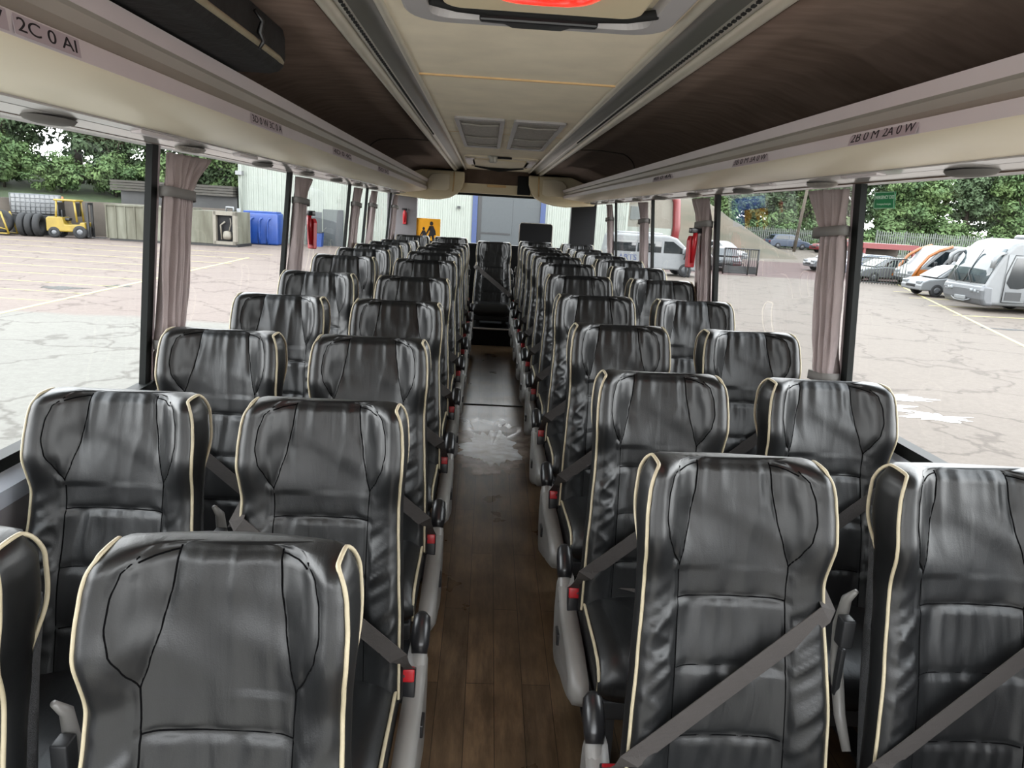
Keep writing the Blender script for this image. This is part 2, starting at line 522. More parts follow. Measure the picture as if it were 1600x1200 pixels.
# air-duct rails along both sides of the ceiling
def duct(sx, x_in, x_out, name, label):
    t = empty(name, ((x_in + x_out) / 2, 4.0, 2.19), 0, label, 'ceiling rail')
    s = 1 if x_out > x_in else -1
    w = abs(x_out - x_in)
    X = lambda k: x_in + s * k * w
    def pt(o):
        o.matrix_parent_inverse = Matrix.Translation(-t.location); return o
    a = MB(); a.sheet([(X(-.02), 2.2), (X(0), 2.188), (X(.09), 2.186), (X(.10), 2.196)], Y0, Y1)
    o = pt(a.build('edge_strip', 'rail_light', t)); 
    a = MB(); a.sheet([(X(.10), 2.196), (X(.14), 2.2), (X(.25), 2.206), (X(.38), 2.203), (X(.46), 2.194), (X(.52), 2.188)], Y0, Y1)
    o = pt(a.build('channel', 'rail_dark', t))
    a = MB(); a.sheet([(X(.52), 2.188), (X(.54), 2.184), (X(.66), 2.180), (X(.68), 2.186)], Y0, Y1)
    o = pt(a.build('perforated_strip', ['rail_grey'], t))
    h = MB()
    y = 0.2
    while y < 5.1:
        xc = X(.565)
        h.box((xc - .0045, y, 2.179), (xc + .0045, y + .017, 2.186)); y += 0.034
    h = pt(h.build('air_holes', 'black_hole', t)); h['label'] = 'row of small dark air slots'; h['kind'] = 'stuff'
    a = MB(); a.sheet([(X(.68), 2.186), (X(.70), 2.172), (X(.76), 2.163), (X(.84), 2.164), (X(.91), 2.174), (X(.93), 2.186)], Y0, Y1)
    o = pt(a.build('rounded_cover', 'rail_light', t))
    a = MB(); a.sheet([(X(.93), 2.186), (X(.97), 2.190), (X(1.03), 2.186)], Y0, Y1)
    o = pt(a.build('edge_strip', 'rail_dark', t))
    return t
duct(-1, -0.289, -0.459, 'ceiling_rail', 'long grey slotted air rail between cream ceiling and left brown lining')
duct(1, 0.464, 0.65, 'ceiling_rail', 'long grey slotted air rail between cream ceiling and right brown lining')

# ------------------------------------------------------------------ luggage racks
def rack(side):
    L = side < 0
    P = (lambda x, z: (x, z))
    nm = 'left' if L else 'right'
    t = empty('luggage_rack', (-0.9 if L else 1.05, 4.5, 1.92), 0, 'cream overhead luggage rack with lilac-grey lip along the %s windows' % nm, 'luggage rack')
    def pt(o):
        o.matrix_parent_inverse = Matrix.Translation(-t.location); return o
    YE = 9.3
    if L:
        lip = [(-.775, 1.965), (-.77, 2.05), (-.735, 2.05), (-.742, 2.016), (-.756, 2.012), (-.762, 1.99), (-.758, 1.966), (-.746, 1.961), (-.75, 1.926), (-.768, 1.924)]
        und = [(-.75, 1.9265), (-.758, 1.921), (-.86, 1.90), (-1.0, 1.882), (-1.004, 1.888)]
        strip = [(-1.0, 1.884), (-1.002, 1.877), (-1.0365, 1.8705), (-1.0385, 1.8695), (-1.135, 1.857), (-1.16, 1.87)]
        shelf = [(-.775, 1.965), (-1.12, 1.94)]
        xs = (-1.13, -.74)
    else:
        lip = [(.925, 1.95), (.92, 2.012), (.885, 2.012), (.892, 1.982), (.906, 1.978), (.912, 1.96), (.908, 1.946), (.894, 1.942), (.9, 1.914), (.918, 1.912)]
        und = [(.9, 1.9145), (.908, 1.909), (1.01, 1.898), (1.15, 1.887), (1.154, 1.893)]
        strip = [(1.15, 1.889), (1.152, 1.883), (1.1915, 1.8785), (1.1935, 1.878), (1.295, 1.87), (1.32, 1.88)]
        shelf = [(.925, 1.95), (1.28, 1.94)]
    a = MB(); a.sheet(lip, Y0, YE, smooth=False, mis=[0, 0, 0, 1, 1, 1, 1, 0, 0]); pt(a.build('rack_lip', ['lilac_trim', 'grey_groove'], t))
    a = MB(); a.sheet(und, Y0, YE); pt(a.build('underside_panel', 'cream_smooth', t))
    a = MB(); a.sheet(strip, Y0, YE, smooth=False, mis=[2, 0, 1, 2, 0]); pt(a.build('service_strip', ['gloss_trim', 'curtain_band', 'gloss_trim'], t))
    a = MB(); a.sheet(shelf, Y0, YE); pt(a.build('shelf_floor', 'brown_fabric', t))
    # service units: glossy blocks and round loudspeaker grilles over each seat row
    s = -1 if L else 1
    xi, xo = (-1.005, -1.13) if L else (1.155, 1.29)
    for k in range(9):
        y = 1.93 + k * 0.87
        z = 1.864 if L else 1.8745
        v = MB(); cx = (xi + xo) / 2 + s * 0.012
        n = 28
        prof = [(0.0, -.010), (.03, -.010), (.045, -.006), (.052, .004)]
        vs = []; fs = []
        for r, h in prof:
            for q in range(n):
                an = 2 * math.pi * q / n
                vs.append((cx + r * .85 * math.cos(an), y + 1.9 * r * math.sin(an), z - .004 + h))
        for i in range(len(prof) - 1):
            for q in range(n): fs.append((i * n + q, i * n + (q + 1) % n, (i + 1) * n + (q + 1) % n, (i + 1) * n + q))
        v.add(vs, fs, 0, True)
        pt(v.build('round_grille', 'vent_mesh' if k % 2 else 'curtain_band', t))
        lampb = MB(); lampb.box((xi + s * .002, y + .33, z + .001), (xi + s * .034, y + .56, z + .018), bev=.003)
        pt(lampb.build('reading_light', 'lilac_trim', t))
    # end cheek at the back
    if L: poly = [(-.305, 2.16), (-.305, 2.05), (-.33, 1.97), (-.39, 1.90), (-.48, 1.85), (-.60, 1.822), (-.75, 1.815), (-1.13, 1.845), (-1.13, 2.17)]
    else: poly = [(.468, 2.16), (.472, 2.05), (.50, 1.97), (.56, 1.90), (.66, 1.85), (.80, 1.822), (.95, 1.812), (1.29, 1.845), (1.29, 2.17)]
    a = MB(); a.prism(poly, YE - .12, YE + .05)
    o = pt(a.build('end_cheek', 'cream_panel', t)); bevel(o, .018, 3)
    # raised inner panel on the cheek
    if L: pl = [(-.48, 2.12), (-.48, 1.95), (-.52, 1.93), (-.70, 1.93), (-.74, 1.95), (-.74, 2.06), (-.70, 2.11), (-.60, 2.13)]
    else: pl = [(.64, 2.12), (.64, 1.95), (.68, 1.93), (.90, 1.93), (.93, 1.96), (.93, 2.06), (.88, 2.11), (.78, 2.13)]
    a = MB(); a.prism(pl, YE - .135, YE - .115); o = pt(a.build('cheek_panel', 'cream_smooth', t)); bevel(o, .006, 2)
    # vertical rib on the cheek
    xr = -.43 if L else .59
    a = MB(); a.tube([(xr, YE - .125, 2.15), (xr, YE - .128, 2.05), (xr - .01 * s * -1, YE - .125, 1.92)], .008, 8); pt(a.build('cheek_rib', 'tan_bead', t))
    # seat number labels on the lip
    labs = [(1.21, '3D', '3C'), (1.36, '2C', 'W')] if L else []
    if L: labs = [(1.13, '2D 0 W', .2), (1.35, '2C 0 AI', .17), (2.60, '3D 0 W 3C 0 A', .33), (3.9, '4D 0 4C', .45), (5.4, '5D 5C', .5)]
    else: labs = [(1.68, '2A 0 W', .13), (1.83, '2B 0 M', .13), (2.55, '3A 0 W', .15), (2.72, '3B 0 M', .15), (3.95, '4B 0 4A', .4)]
    for (y, s_, w) in labs:
        if L: mtx = frame_mtx((-.7455, y, 1.9435), (0, 1, 0), (-.114, 0, 1))
        else: mtx = frame_mtx((.8945, y, 1.928), (0, -1, 0), (.21, 0, 1))
        b_ = MB(); b_.box((-w / 2 - .01, -.0155, 0), (w / 2 + .01, .0155, .001), mtx=mtx)
        p_ = pt(b_.build('seat_label', 'label_paper', t)); p_['label'] = 'paper strip with seat numbers %s' % s_
        m2 = mtx @ Matrix.Translation((0, 0, .0012))
        tx = text('lettering', s_, .03, m2, 'ink', p_, .0003)
        # stretch to the strip's width
        xsz = [v.co.y for v in tx.data.vertices]
        cur = max(xsz) - min(xsz)
        for v in tx.data.vertices: v.co.y = y + (v.co.y - y) * (w / cur)
    return t
rack(-1); rack(1)

# padded black locker with cream piping on the left rack
t = empty('padded_bag', (-.84, 1.6, 2.06), 0, 'black padded bag with cream piping overhanging the left luggage rack', 'bag')
def pt(o, t=t):
    o.matrix_parent_inverse = Matrix.Translation(-t.location); return o
mat('bag_cloth', '#1b1a1a', 0.75, var=0.25, vscale=8, bump=0.4, bscale=25)
bm = bmesh.new(); bmesh.ops.create_grid(bm, x_segments=2, y_segments=2, size=1); bm.free()
mb = MB(); mb.box((-1.03, .55, 2.058), (-.61, 2.36, 2.20), bev=.045)
o = pt(mb.build('body', 'bag_cloth', t))
sub = o.modifiers.new('s', 'SUBSURF'); sub.levels = 2; sub.render_levels = 2; sub.subdivision_type = 'SIMPLE'
mb = MB()
path = [(-.612, .6, 2.092), (-.612, 1.6, 2.092), (-.612, 2.05, 2.092), (-.613, 2.25, 2.091), (-.62, 2.31, 2.09), (-.638, 2.348, 2.088), (-.665, 2.366, 2.086), (-.75, 2.366, 2.084), (-.98, 2.366, 2.084)]
mb.tube(path, .0085, 8); pt(mb.build('piping', 'piping', t))
mb = MB(); mb.tube([(-.60, 2.0, 2.155), (-.588, 2.02, 2.135), (-.598, 2.03, 2.11), (-.590, 2.035, 2.09), (-.60, 2.03, 2.07)], [.005, .006, .008, .006, .004], 8); pt(mb.build('pull_cord', 'dark_plastic', t))

# ------------------------------------------------------------------ side walls, sills, pillars, windows
def wall_x(side, z):
    if side < 0: return -1.2 + .07 * (z - 1.03) / .83
    return 1.36 - .07 * (z - 1.05) / .82
def side_wall(side):
    L = side < 0
    nm = 'left' if L else 'right'
    mb = MB()
    xin = -1.15 if L else 1.325
    xo = -1.25 if L else 1.42
    mb.box((xin, Y0, -.75), (xo, Y1 + .1, .955))
    w = mb.build('wall_' + nm, 'wall_panel'); w['kind'] = 'structure'
    # sill: sloping metal ledge and black glazing rubber
    s = MB()
    if L: s.sheet([(-1.147, .93), (-1.143, .975), (-1.155, .985), (-1.19, 1.012), (-1.215, 1.012), (-1.215, .94)], Y0, Y1, smooth=False)
    else: s.sheet([(1.322, .95), (1.318, .995), (1.33, 1.005), (1.352, 1.032), (1.375, 1.032), (1.375, .95)], Y0, Y1, smooth=False)
    q = s.build('trim_4' if L else 'trim_5', 'sill_metal'); q['kind'] = 'structure'; q['label'] = 'grey metal sill below the %s windows' % nm
    g = MB()
    if L: g.box((-1.225, Y0, .98), (-1.178, Y1, 1.035))
    else: g.box((1.343, Y0, 1.0), (1.39, Y1, 1.058))
    g.build('glazing_rubber', 'gasket', q)
    # header above the glass
    h = MB()
    if L: h.box((-1.20, Y0, 1.858), (-1.125, Y1, 1.93))
    else: h.box((1.283, Y0, 1.872), (1.36, Y1, 1.94))
    hh = h.build('trim_6' if L else 'trim_7', 'hatch_frame'); hh['kind'] = 'structure'; hh['label'] = 'pale header above the %s windows' % nm
    return w
side_wall(-1); side_wall(1)

PIL_L = [2.58, 4.33, 6.2, 7.1, 8.8]
PIL_R = [2.58, 4.22, 5.92, 7.65]
def pillar(side, y, wd, i, nm):
    """black glazing bar plus pale inner cover, following the lean of the glass"""
    z0, z1 = (1.0, 1.87)
    x0, x1 = wall_x(side, z0), wall_x(side, z1)
    s = -1 if side < 0 else 1
    def bar(ya, yb, din, dout):
        vs = []
        for (z, x) in ((z0, x0), (z1, x1)):
            vs += [(x - s * din, ya, z), (x + s * dout, ya, z), (x + s * dout, yb, z), (x - s * din, yb, z)]
        return vs, [(0, 1, 2, 3), (7, 6, 5, 4), (0, 4, 5, 1), (1, 5, 6, 2), (2, 6, 7, 3), (3, 7, 4, 0)]
    a = MB(); a.add(*bar(y + .015, y + wd, .008, .014))
    o = a.build(nm, 'gasket'); o['kind'] = 'structure'
    a = MB(); a.add(*bar(y + wd, y + wd + .03, .002, .012)); a.build('pillar_cover', 'pillar_cover', o)
    return o
k = 10
for i, y in enumerate(PIL_L):
    pillar(-1, y, .06 if i < 2 else .045, i, 'trim_%d' % k); k += 1
for i, y in enumerate(PIL_R):
    pillar(1, y, .06 if i < 2 else .045, i, 'trim_%d' % k); k += 1

def pane(side, ya, yb, nm):
    s = -1 if side < 0 else 1
    za, zb = (1.03, 1.865)
    xa, xb = wall_x(side, za) + s * .012, wall_x(side, zb) + s * .012
    mb = MB(); e = .004
    vs = [(xa, ya, za), (xb, ya, zb), (xb, yb, zb), (xa, yb, za)]
    mb.add(vs, [(0, 1, 2, 3)])
    o = mb.build(nm, 'window_glass'); o['kind'] = 'structure'
    return o
wn = 1
ed = [Y0] + PIL_L + [Y1 - .1]
for a_, b_ in zip(ed, ed[1:]):
    pane(-1, a_ + (.02 if a_ != Y0 else 0), b_ + .02, 'window_%d' % wn); wn += 1
ed = [Y0] + PIL_R + [Y1 - .1]
RW = []
for a_, b_ in zip(ed, ed[1:]):
    RW.append(pane(1, a_ + (.02 if a_ != Y0 else 0), b_ + .02, 'window_%d' % wn)); wn += 1

# green emergency exit sticker on the first right window
zc = 1.812
xg = wall_x(1, zc) - .004
sg = empty('exit_sign', (xg, 2.44, zc), 0, 'small green emergency exit sticker on the front right window glass', 'sign')
mtx = frame_mtx((0, 0, 0), (0, -1, 0), (-.084, 0, 1))
b_ = MB(); b_.box((-.066, -.027, 0), (.066, .027, .002), bev=.0008, mtx=mtx); b_.build('backing', 'sign_green', sg)
b_ = MB()
for (x0_, y0_, x1_, y1_) in ((-.062, -.026, .062, -.0245), (-.062, .0245, .062, .026), (-.062, -.026, -.0605, .026), (.0605, -.026, .062, .026)):
    b_.box((x0_, y0_, .0019), (x1_, y1_, .0026), mtx=mtx)
b_.build('border', 'sign_white', sg)
text('lettering', 'EMERGENCY EXIT', .0155, mtx @ Matrix.Translation((0, .009, .0022)), 'sign_white', sg, .0003, bold=.0002)
text('lettering', 'In emergency break glass', .0088, mtx @ Matrix.Translation((0, -.012, .0022)), 'sign_white', sg, .0003)

# ------------------------------------------------------------------ rear end
mb = MB()
mb.box((-1.25, Y1 - .04, -.75), (1.42, Y1 + .08, 1.31))
wr = mb.build('wall_rear', 'black_panel'); wr['kind'] = 'structure'
mb = MB(); mb.box((-1.25, Y1 - .06, 1.31), (-.885, Y1 + .05, 1.95)); o = mb.build('trim_30', 'wall_panel'); o['kind'] = 'structure'; o['label'] = 'dark grey corner panel left of the rear window'
mb = MB(); mb.box((1.035, Y1 - .06, 1.31), (1.345, Y1 + .05, 1.9)); o = mb.build('trim_31', 'black_panel'); o['kind'] = 'structure'; o['label'] = 'black corner panel right of the rear window'
mb = MB(); mb.box((-1.25, Y1 + .03, 1.91), (1.42, Y1 + .1, 2.34)); o = mb.build('trim_35', 'brown_fabric'); o['kind'] = 'structure'; o['label'] = 'upper rear panel above the rear window'
hd = MB()
hd.box((-.32, Y1 - .16, 2.035), (.49, Y1 + .08, 2.25))
hd = hd.build('trim_32', 'brown_fabric'); hd['kind'] = 'structure'; hd['label'] = 'brown header above the rear window'
mb = MB(); mb.prism([(Y1 - .19, 2.035), (Y1 - .19, 2.02), (Y1 - .15, 1.925), (Y1 + .05, 1.915), (Y1 + .05, 2.035)], -.9, 1.1, axis='x'); o = mb.build('cream_band', 'cream_panel', hd)
mb = MB(); mb.box((-.9, Y1 - .06, 1.895), (1.1, Y1 + .04, 1.925)); mb.build('window_rubber', 'gasket', hd)
mb = MB(); mb.box((.34, Y1 - .21, 1.93), (.5, Y1 - .13, 2.15), bev=.008); o = mb.build('black_box', 'black_panel', hd)
mb = MB(); mb.box((-.03, Y1 - .2, 2.0), (.2, Y1 - .165, 2.03), bev=.006); mb.build('catch', 'tan_bead', hd)
mb = MB(); mb.add([(-.9, Y1, 1.30), (1.06, Y1, 1.30), (1.06, Y1, 1.92), (-.9, Y1, 1.92)], [(0, 1, 2, 3)])
o = mb.build('window_20', 'window_glass'); o['kind'] = 'structure'
mb = MB(); mb.box((-.9, Y1 - .1, 1.28), (1.06, Y1 + .02, 1.315)); o = mb.build('trim_33', 'black_panel'); o['kind'] = 'structure'; o['label'] = 'black ledge under the rear window'

# step in front of the centre rear seat
mb = MB(); mb.box((-.14, 8.13, .25), (.33, 9.2, .44)); o = mb.build('trim_34', 'black_panel'); o['kind'] = 'structure'; o['label'] = 'black riser below the centre rear seat'
mb = MB(); mb.box((-.14, 8.12, .432), (.33, 8.145, .446)); mb.build('step_edge', 'grey_groove', o)

# yellow children sign hung in the rear window
sg = empty('school_bus_sign', (-.745, Y1 - .03, 1.27), 0, 'yellow square sign with two black walking children in the rear window', 'sign')
mb = MB(); mb.box((-.155, -.004, .0), (.155, .004, .315)); mb.build('board', 'sign_yellow', sg)
def blob(mb, pts):
    mb.prism(pts, -.0055, -.0042, axis='y')
fig = MB()
for (ox, oz, k) in ((.045, .02, 1.0), (-.05, .02, .72)):
    circ = [(ox + .022 * k * math.cos(a * math.pi / 8), oz + .235 * k + .026 * k * math.sin(a * math.pi / 8)) for a in range(16)]
    blob(fig, circ)
    blob(fig, [(ox - .028 * k, oz + .205 * k), (ox + .022 * k, oz + .208 * k), (ox + .05 * k, oz + .15 * k), (ox + .058 * k, oz + .10 * k), (ox + .03 * k, oz + .085 * k), (ox - .035 * k, oz + .085 * k), (ox - .02 * k, oz + .14 * k)])
    blob(fig, [(ox - .03 * k, oz + .09 * k), (ox - .002 * k, oz + .09 * k), (ox - .028 * k, oz), (ox - .055 * k, oz + .002)])
    blob(fig, [(ox + .0 * k, oz + .09 * k), (ox + .03 * k, oz + .09 * k), (ox + .05 * k, oz), (ox + .026 * k, oz)])
    blob(fig, [(ox - .025 * k, oz + .2 * k), (ox - .01 * k, oz + .18 * k), (ox - .05 * k, oz + .105 * k), (ox - .066 * k, oz + .115 * k)])
fig.build('walking_children', 'ink', sg)

# black board standing on the right of the rear window
sg = empty('black_board', (.60, Y1 - .12, 1.33), 0, 'plain black rounded board standing on ledge in the rear window', 'board')
mb = MB(); mb.prism([(-.205, 0), (.205, 0), (.205, .245), (.185, .27), (-.185, .27), (-.205, .245)], -.012, .012); o = mb.build('panel', 'black_panel', sg)
mb = MB(); mb.tube([(-.205, -.012, .02), (-.205, -.012, .245), (-.185, -.012, .27), (.185, -.012, .27), (.205, -.012, .245), (.205, -.012, .02)], .005, 6); mb.build('rim', 'grey_groove', sg)

# red emergency hammers
def hammer(loc, rz, label, k=1.0):
    t = empty('emergency_hammer', loc, rz, label, 'hammer', None)
    mb = MB(); mb.prism([(-.018, -.09), (.018, -.09), (.022, .03), (.014, .05), (-.014, .05), (-.022, .03)], -.012, .012); o = mb.build('holder', 'red_plastic', t); bevel(o, .004)
    mb = MB(); mb.tube([(0, -.01, -.07), (0, -.018, .02), (0, -.02, .07)], [.009, .011, .01], 8); mb.build('handle', 'red_plastic', t)
    mb = MB(); mb.box((-.03, -.03, .062), (.03, -.008, .085), bev=.004); mb.build('hammer_head', 'dark_plastic', t)
    t.scale = (k, k, k)
    return t
hammer((wall_x(1, 1.6) - .118, 4.34, 1.57), math.radians(20), 'red emergency hammer on right pillar beside the second curtain', 1.3)
hammer((wall_x(-1, 1.6) + .085, 4.62, 1.54), math.radians(-30), 'red emergency hammer behind the second left curtain', 1.3)
hammer((-1.03, Y1 - .075, 1.60), 0, 'red emergency hammer on dark panel at the left rear corner', 1.1)

# ------------------------------------------------------------------ ceiling hatches and vents
h = empty('roof_hatch', (.1, 1.64, 2.2), 0, 'pale roof escape hatch with red lens at the front of the ceiling', 'hatch')
def rrect(x0, y0, x1, y1, r, n=6):
    out = []
    for (cx, cy, a0) in ((x1 - r, y1 - r, 0), (x0 + r, y1 - r, 90), (x0 + r, y0 + r, 180), (x1 - r, y0 + r, 270)):
        for k in range(n + 1):
            a = math.radians(a0 + 90 * k / n); out.append((cx + r * math.cos(a), cy + r * math.sin(a)))
    return out
def ring(mb, A, B, za, zb, mi=0):
    n = len(A)
    mb.add([(p[0], p[1], za) for p in A] + [(p[0], p[1], zb) for p in B], [(i, (i + 1) % n, n + (i + 1) % n, n + i) for i in range(n)], mi, False)
A = rrect(-.335, -.75, .345, .475, .10); B = rrect(-.325, -.74, .335, .465, .095); D = rrect(-.27, -.69, .28, .41, .06); E_ = rrect(-.26, -.68, .27, .40, .055)
mb = MB(); ring(mb, A, A, 0, -.012); ring(mb, A, B, -.012, -.02); ring(mb, B, D, -.02, -.022); ring(mb, D, E_, -.022, .0)
mb.build('frame', 'hatch_frame', h)
mb = MB(); mb.add([(p[0], p[1], -.001) for p in E_], [tuple(range(len(E_)))]); mb.build('tray', 'cream_smooth', h)
mb = MB(); mb.prism([(p[0], p[1]) for p in rrect(-.23, -.5, .24, .28, .05)], -.03, -.002, axis='z'); o = mb.build('hatch_lid', 'cream_panel', h); bevel(o, .008)
mb = MB()
n = 24; vs = [(0.0, -.04, -.058)]; fs = []
for i, (r, zz) in enumerate(((.33, -.062), (.66, -.052), (.9, -.038), (1.0, -.028))):
    for q in range(n):
        a = 2 * math.pi * q / n
        ca, sa = math.cos(a), math.sin(a)
        ex = (abs(ca) ** .6) * (1 if ca > 0 else -1); ey = (abs(sa) ** .6) * (1 if sa > 0 else -1)
        vs.append((.0 + .145 * r * ex, -.04 + .24 * r * ey, zz))
fs += [(0, 1 + q, 1 + (q + 1) % n) for q in range(n)]
for i in range(3):
    for q in range(n): fs.append((1 + i * n + q, 1 + (i + 1) * n + q, 1 + (i + 1) * n + (q + 1) % n, 1 + i * n + (q + 1) % n))
mb.add(vs, fs, 0, True); mb.build('red_lens', 'red_lens', h)
mb = MB(); mb.tube([(-.26, .27, -.018), (-.2, .315, -.018), (-.1, .335, -.018), (.12, .335, -.018), (.22, .31, -.018), (.28, .26, -.018)], .012, 8); mb.build('rubber_edge', 'black_hole', h)
mb = MB(); mb.prism([(-.145, .33), (.15, .33), (.15, .355), (.085, .36), (.065, .395), (-.065, .395), (-.085, .36), (-.145, .355)], -.04, -.004, axis='z'); o = mb.build('latch', 'dark_plastic', h); bevel(o, .006)
for x in (-.185, .185):
    mb = MB(); mb.cyl((x, .345, -.012), .014, .012, n=16); mb.build('screw', 'lilac_trim', h)

def vent(x0, x1, label):
    t = empty('ceiling_vent', ((x0 + x1) / 2, 5.1, 2.2), 0, label, 'vent', 'ceiling vents')
    w = (x1 - x0) / 2
    A = rrect(-w, -.88, w, .92, .02, 3); B = rrect(-w + .025, -.83, w - .025, .88, .02, 3)
    mb = MB(); ring(mb, A, A, 0, -.012); ring(mb, A, B, -.012, -.014); ring(mb, B, B, -.014, -.002); mb.build('frame', 'hatch_frame', t)
    mb = MB()
    mb.add([(p[0], p[1], -.004) for p in B], [tuple(range(len(B)))])
    mb.build('mesh_panel', 'vent_mesh', t)
    for yy in (-.62, .1, .66):
        mb = MB(); mb.tube([(-w + .03, yy, -.008), (0, yy + .05, -.01), (w - .03, yy, -.008)], .006, 6); mb.build('crossbar', 'grey_groove', t)
vent(-.21, .068, 'left rectangular mesh vent panel in the cream ceiling')
vent(.118, .405, 'right rectangular mesh vent panel in the cream ceiling')

h = empty('roof_hatch', (.09, 7.7, 2.2), 0, 'rear roof hatch with dark pull strip and small knob', 'hatch')
A = rrect(-.335, -.72, .345, .62, .05); B = rrect(-.29, -.66, .30, .56, .05)
mb = MB(); ring(mb, A, A, 0, -.012); ring(mb, A, B, -.012, -.02); mb.build('frame', 'cream_smooth', h)
mb = MB(); mb.prism(rrect(-.26, -.6, .27, .5, .06), -.03, -.002, axis='z'); mb.build('hatch_lid', 'cream_panel', h)
for x in (-.30, .27):
    mb = MB(); mb.box((x - .03, -.66, -.03), (x + .06, .2, -.02), bev=.004); mb.build('light_block', 'lilac_trim', h)
mb = MB(); mb.tube([(-.25, .25, -.04), (-.12, .45, -.045), (0, .5, -.05), (.12, .45, -.045), (.25, .25, -.04)], [.008, .012, .02, .012, .008], 8); mb.build('pull_strip', 'black_hole', h)
mb = MB(); mb.lathe([(0, -.06), (.03, -.06), (.04, -.045), (.035, -.02), (.055, -.0)], (-.07, -.72, 0), 18); mb.build('knob', 'rail_grey', h)
mb = MB(); mb.box((-.03, -.74, -.02), (.1, -.70, -.004)); mb.build('slot', 'black_hole', h)

# ------------------------------------------------------------------ curtains
def curtain(side, y, wtop, wmid, label, seed, zb=1.03):
    s = -1 if side < 0 else 1
    t = empty('curtain', (wall_x(side, 1.03), y, 1.03), 0, label, 'curtain', 'window curtains')
    nx, nz = 70, 46
    zt = 1.852 if side > 0 else 1.838
    B1, B2 = 1.70, 1.165
    def width(z):
        return interp([(1.0, wmid * .85), (B2, wmid * .72), (1.3, wmid * .95), (1.5, wmid), (B1, wmid * .92), (1.74, wmid * 1.12), (zt, wtop)], z)
    vs = []; fs = []
    for j in range(nz + 1):
        z = zb + (zt - zb) * j / nz
        w = width(z); depth = .017 * min(1.6, wmid / max(w, .05) * 1.1)
        if abs(z - B1) < .02 or abs(z - B2) < .02: depth *= .8
        for i in range(nx + 1):
            q = i / nx
            ph = q * 2 * math.pi * 5.2 + .6 * noise.noise((q * 3, z * 2.2, seed)) * 2
            dx = depth * (math.sin(ph) + .4 * math.sin(2.3 * ph + 1 + seed)) + .007 * noise.noise((q * 8, z * 5, seed + 5))
            bul = .012 * math.sin(math.pi * q)
            xx = wall_x(side, z) - s * (.034 + bul + dx)
            yy = y + q * w + .008 * noise.noise((q * 6, z * 6, seed + 2))
            vs.append((xx - t.location.x, yy - y, z - 1.03))
    for j in range(nz):
        for i in range(nx):
            a = j * (nx + 1) + i
            fs.append((a, a + 1, a + nx + 2, a + nx + 1))
    mb = MB(); mb.add(vs, fs, 0, True); o = mb.build('drape', 'curtain', t, fix=False); solid(o, .003)
    for zz in (B1, B2):
        w = width(zz); pts = []
        for k in range(24):
            a = 2 * math.pi * k / 24
            ca, sa = math.cos(a), math.sin(a)
            pts.append((wall_x(side, zz) - s * (.046 + .038 * sa) - t.location.x, w / 2 + (w / 2 + .012) * (abs(ca) ** .55) * (1 if ca > 0 else -1), zz - 1.03 - .01 * ca))
        mb = MB(); n = 24
        vv = [(p[0], p[1], p[2] - .017) for p in pts] + [(p[0], p[1], p[2] + .017) for p in pts]
        mb.add(vv, [(k, (k + 1) % n, n + (k + 1) % n, n + k) for k in range(n)], 0, True)
        b = mb.build('tie_band', 'curtain_band', t); solid(b, .004)
    return t
names = ['front', 'second', 'third', 'fourth', 'rearmost']
for i, y in enumerate(PIL_L):
    curtain(-1, y + (.05 if i < 2 else .04), [.40, .38, .34, .34, .3][i], [.20, .21, .2, .2, .18][i],
            '%s mauve-grey curtain gathered with two bands on the left window pillar' % names[i], i * 3.1 + 1)
names = ['front', 'second', 'third', 'rearmost']
for i, y in enumerate(PIL_R):
    curtain(1, y + (.05 if i < 2 else .04), [.32, .36, .36, .34][i], [.20, .20, .20, .18][i],
            '%s mauve-grey curtain gathered with two bands on the right window pillar' % names[i], i * 2.3 + 11)

# ================================================================== coach seats
HB = 1.135          # top of the back above the floor
EDGE = [(0, .176), (.010, .184), (.025, .190), (.05, .195), (.10, .199), (.145, .199), (.19, .195), (.24, .192), (.30, .194), (.40, .201), (.52, .209), (.75, .215)]
def xe(t): return interp(EDGE, t)
INNER = [(0, .080), (.05, .084), (.12, .096), (.175, .109), (.21, .119)]
OUTER = [(.004, .128), (.022, .146), (.06, .156), (.10, .159), (.14, .152), (.175, .138), (.21, .119)]
VERT = [(.21, .119), (.26, .117), (.36, .118), (.5, .122), (.74, .126)]
SEAMS = [.285, .425, .575]
def depth_side(t): return interp([(0, .085), (.04, .115), (.12, .125), (.17, .11), (.22, .085), (.3, .07), (.75, .06)], t)

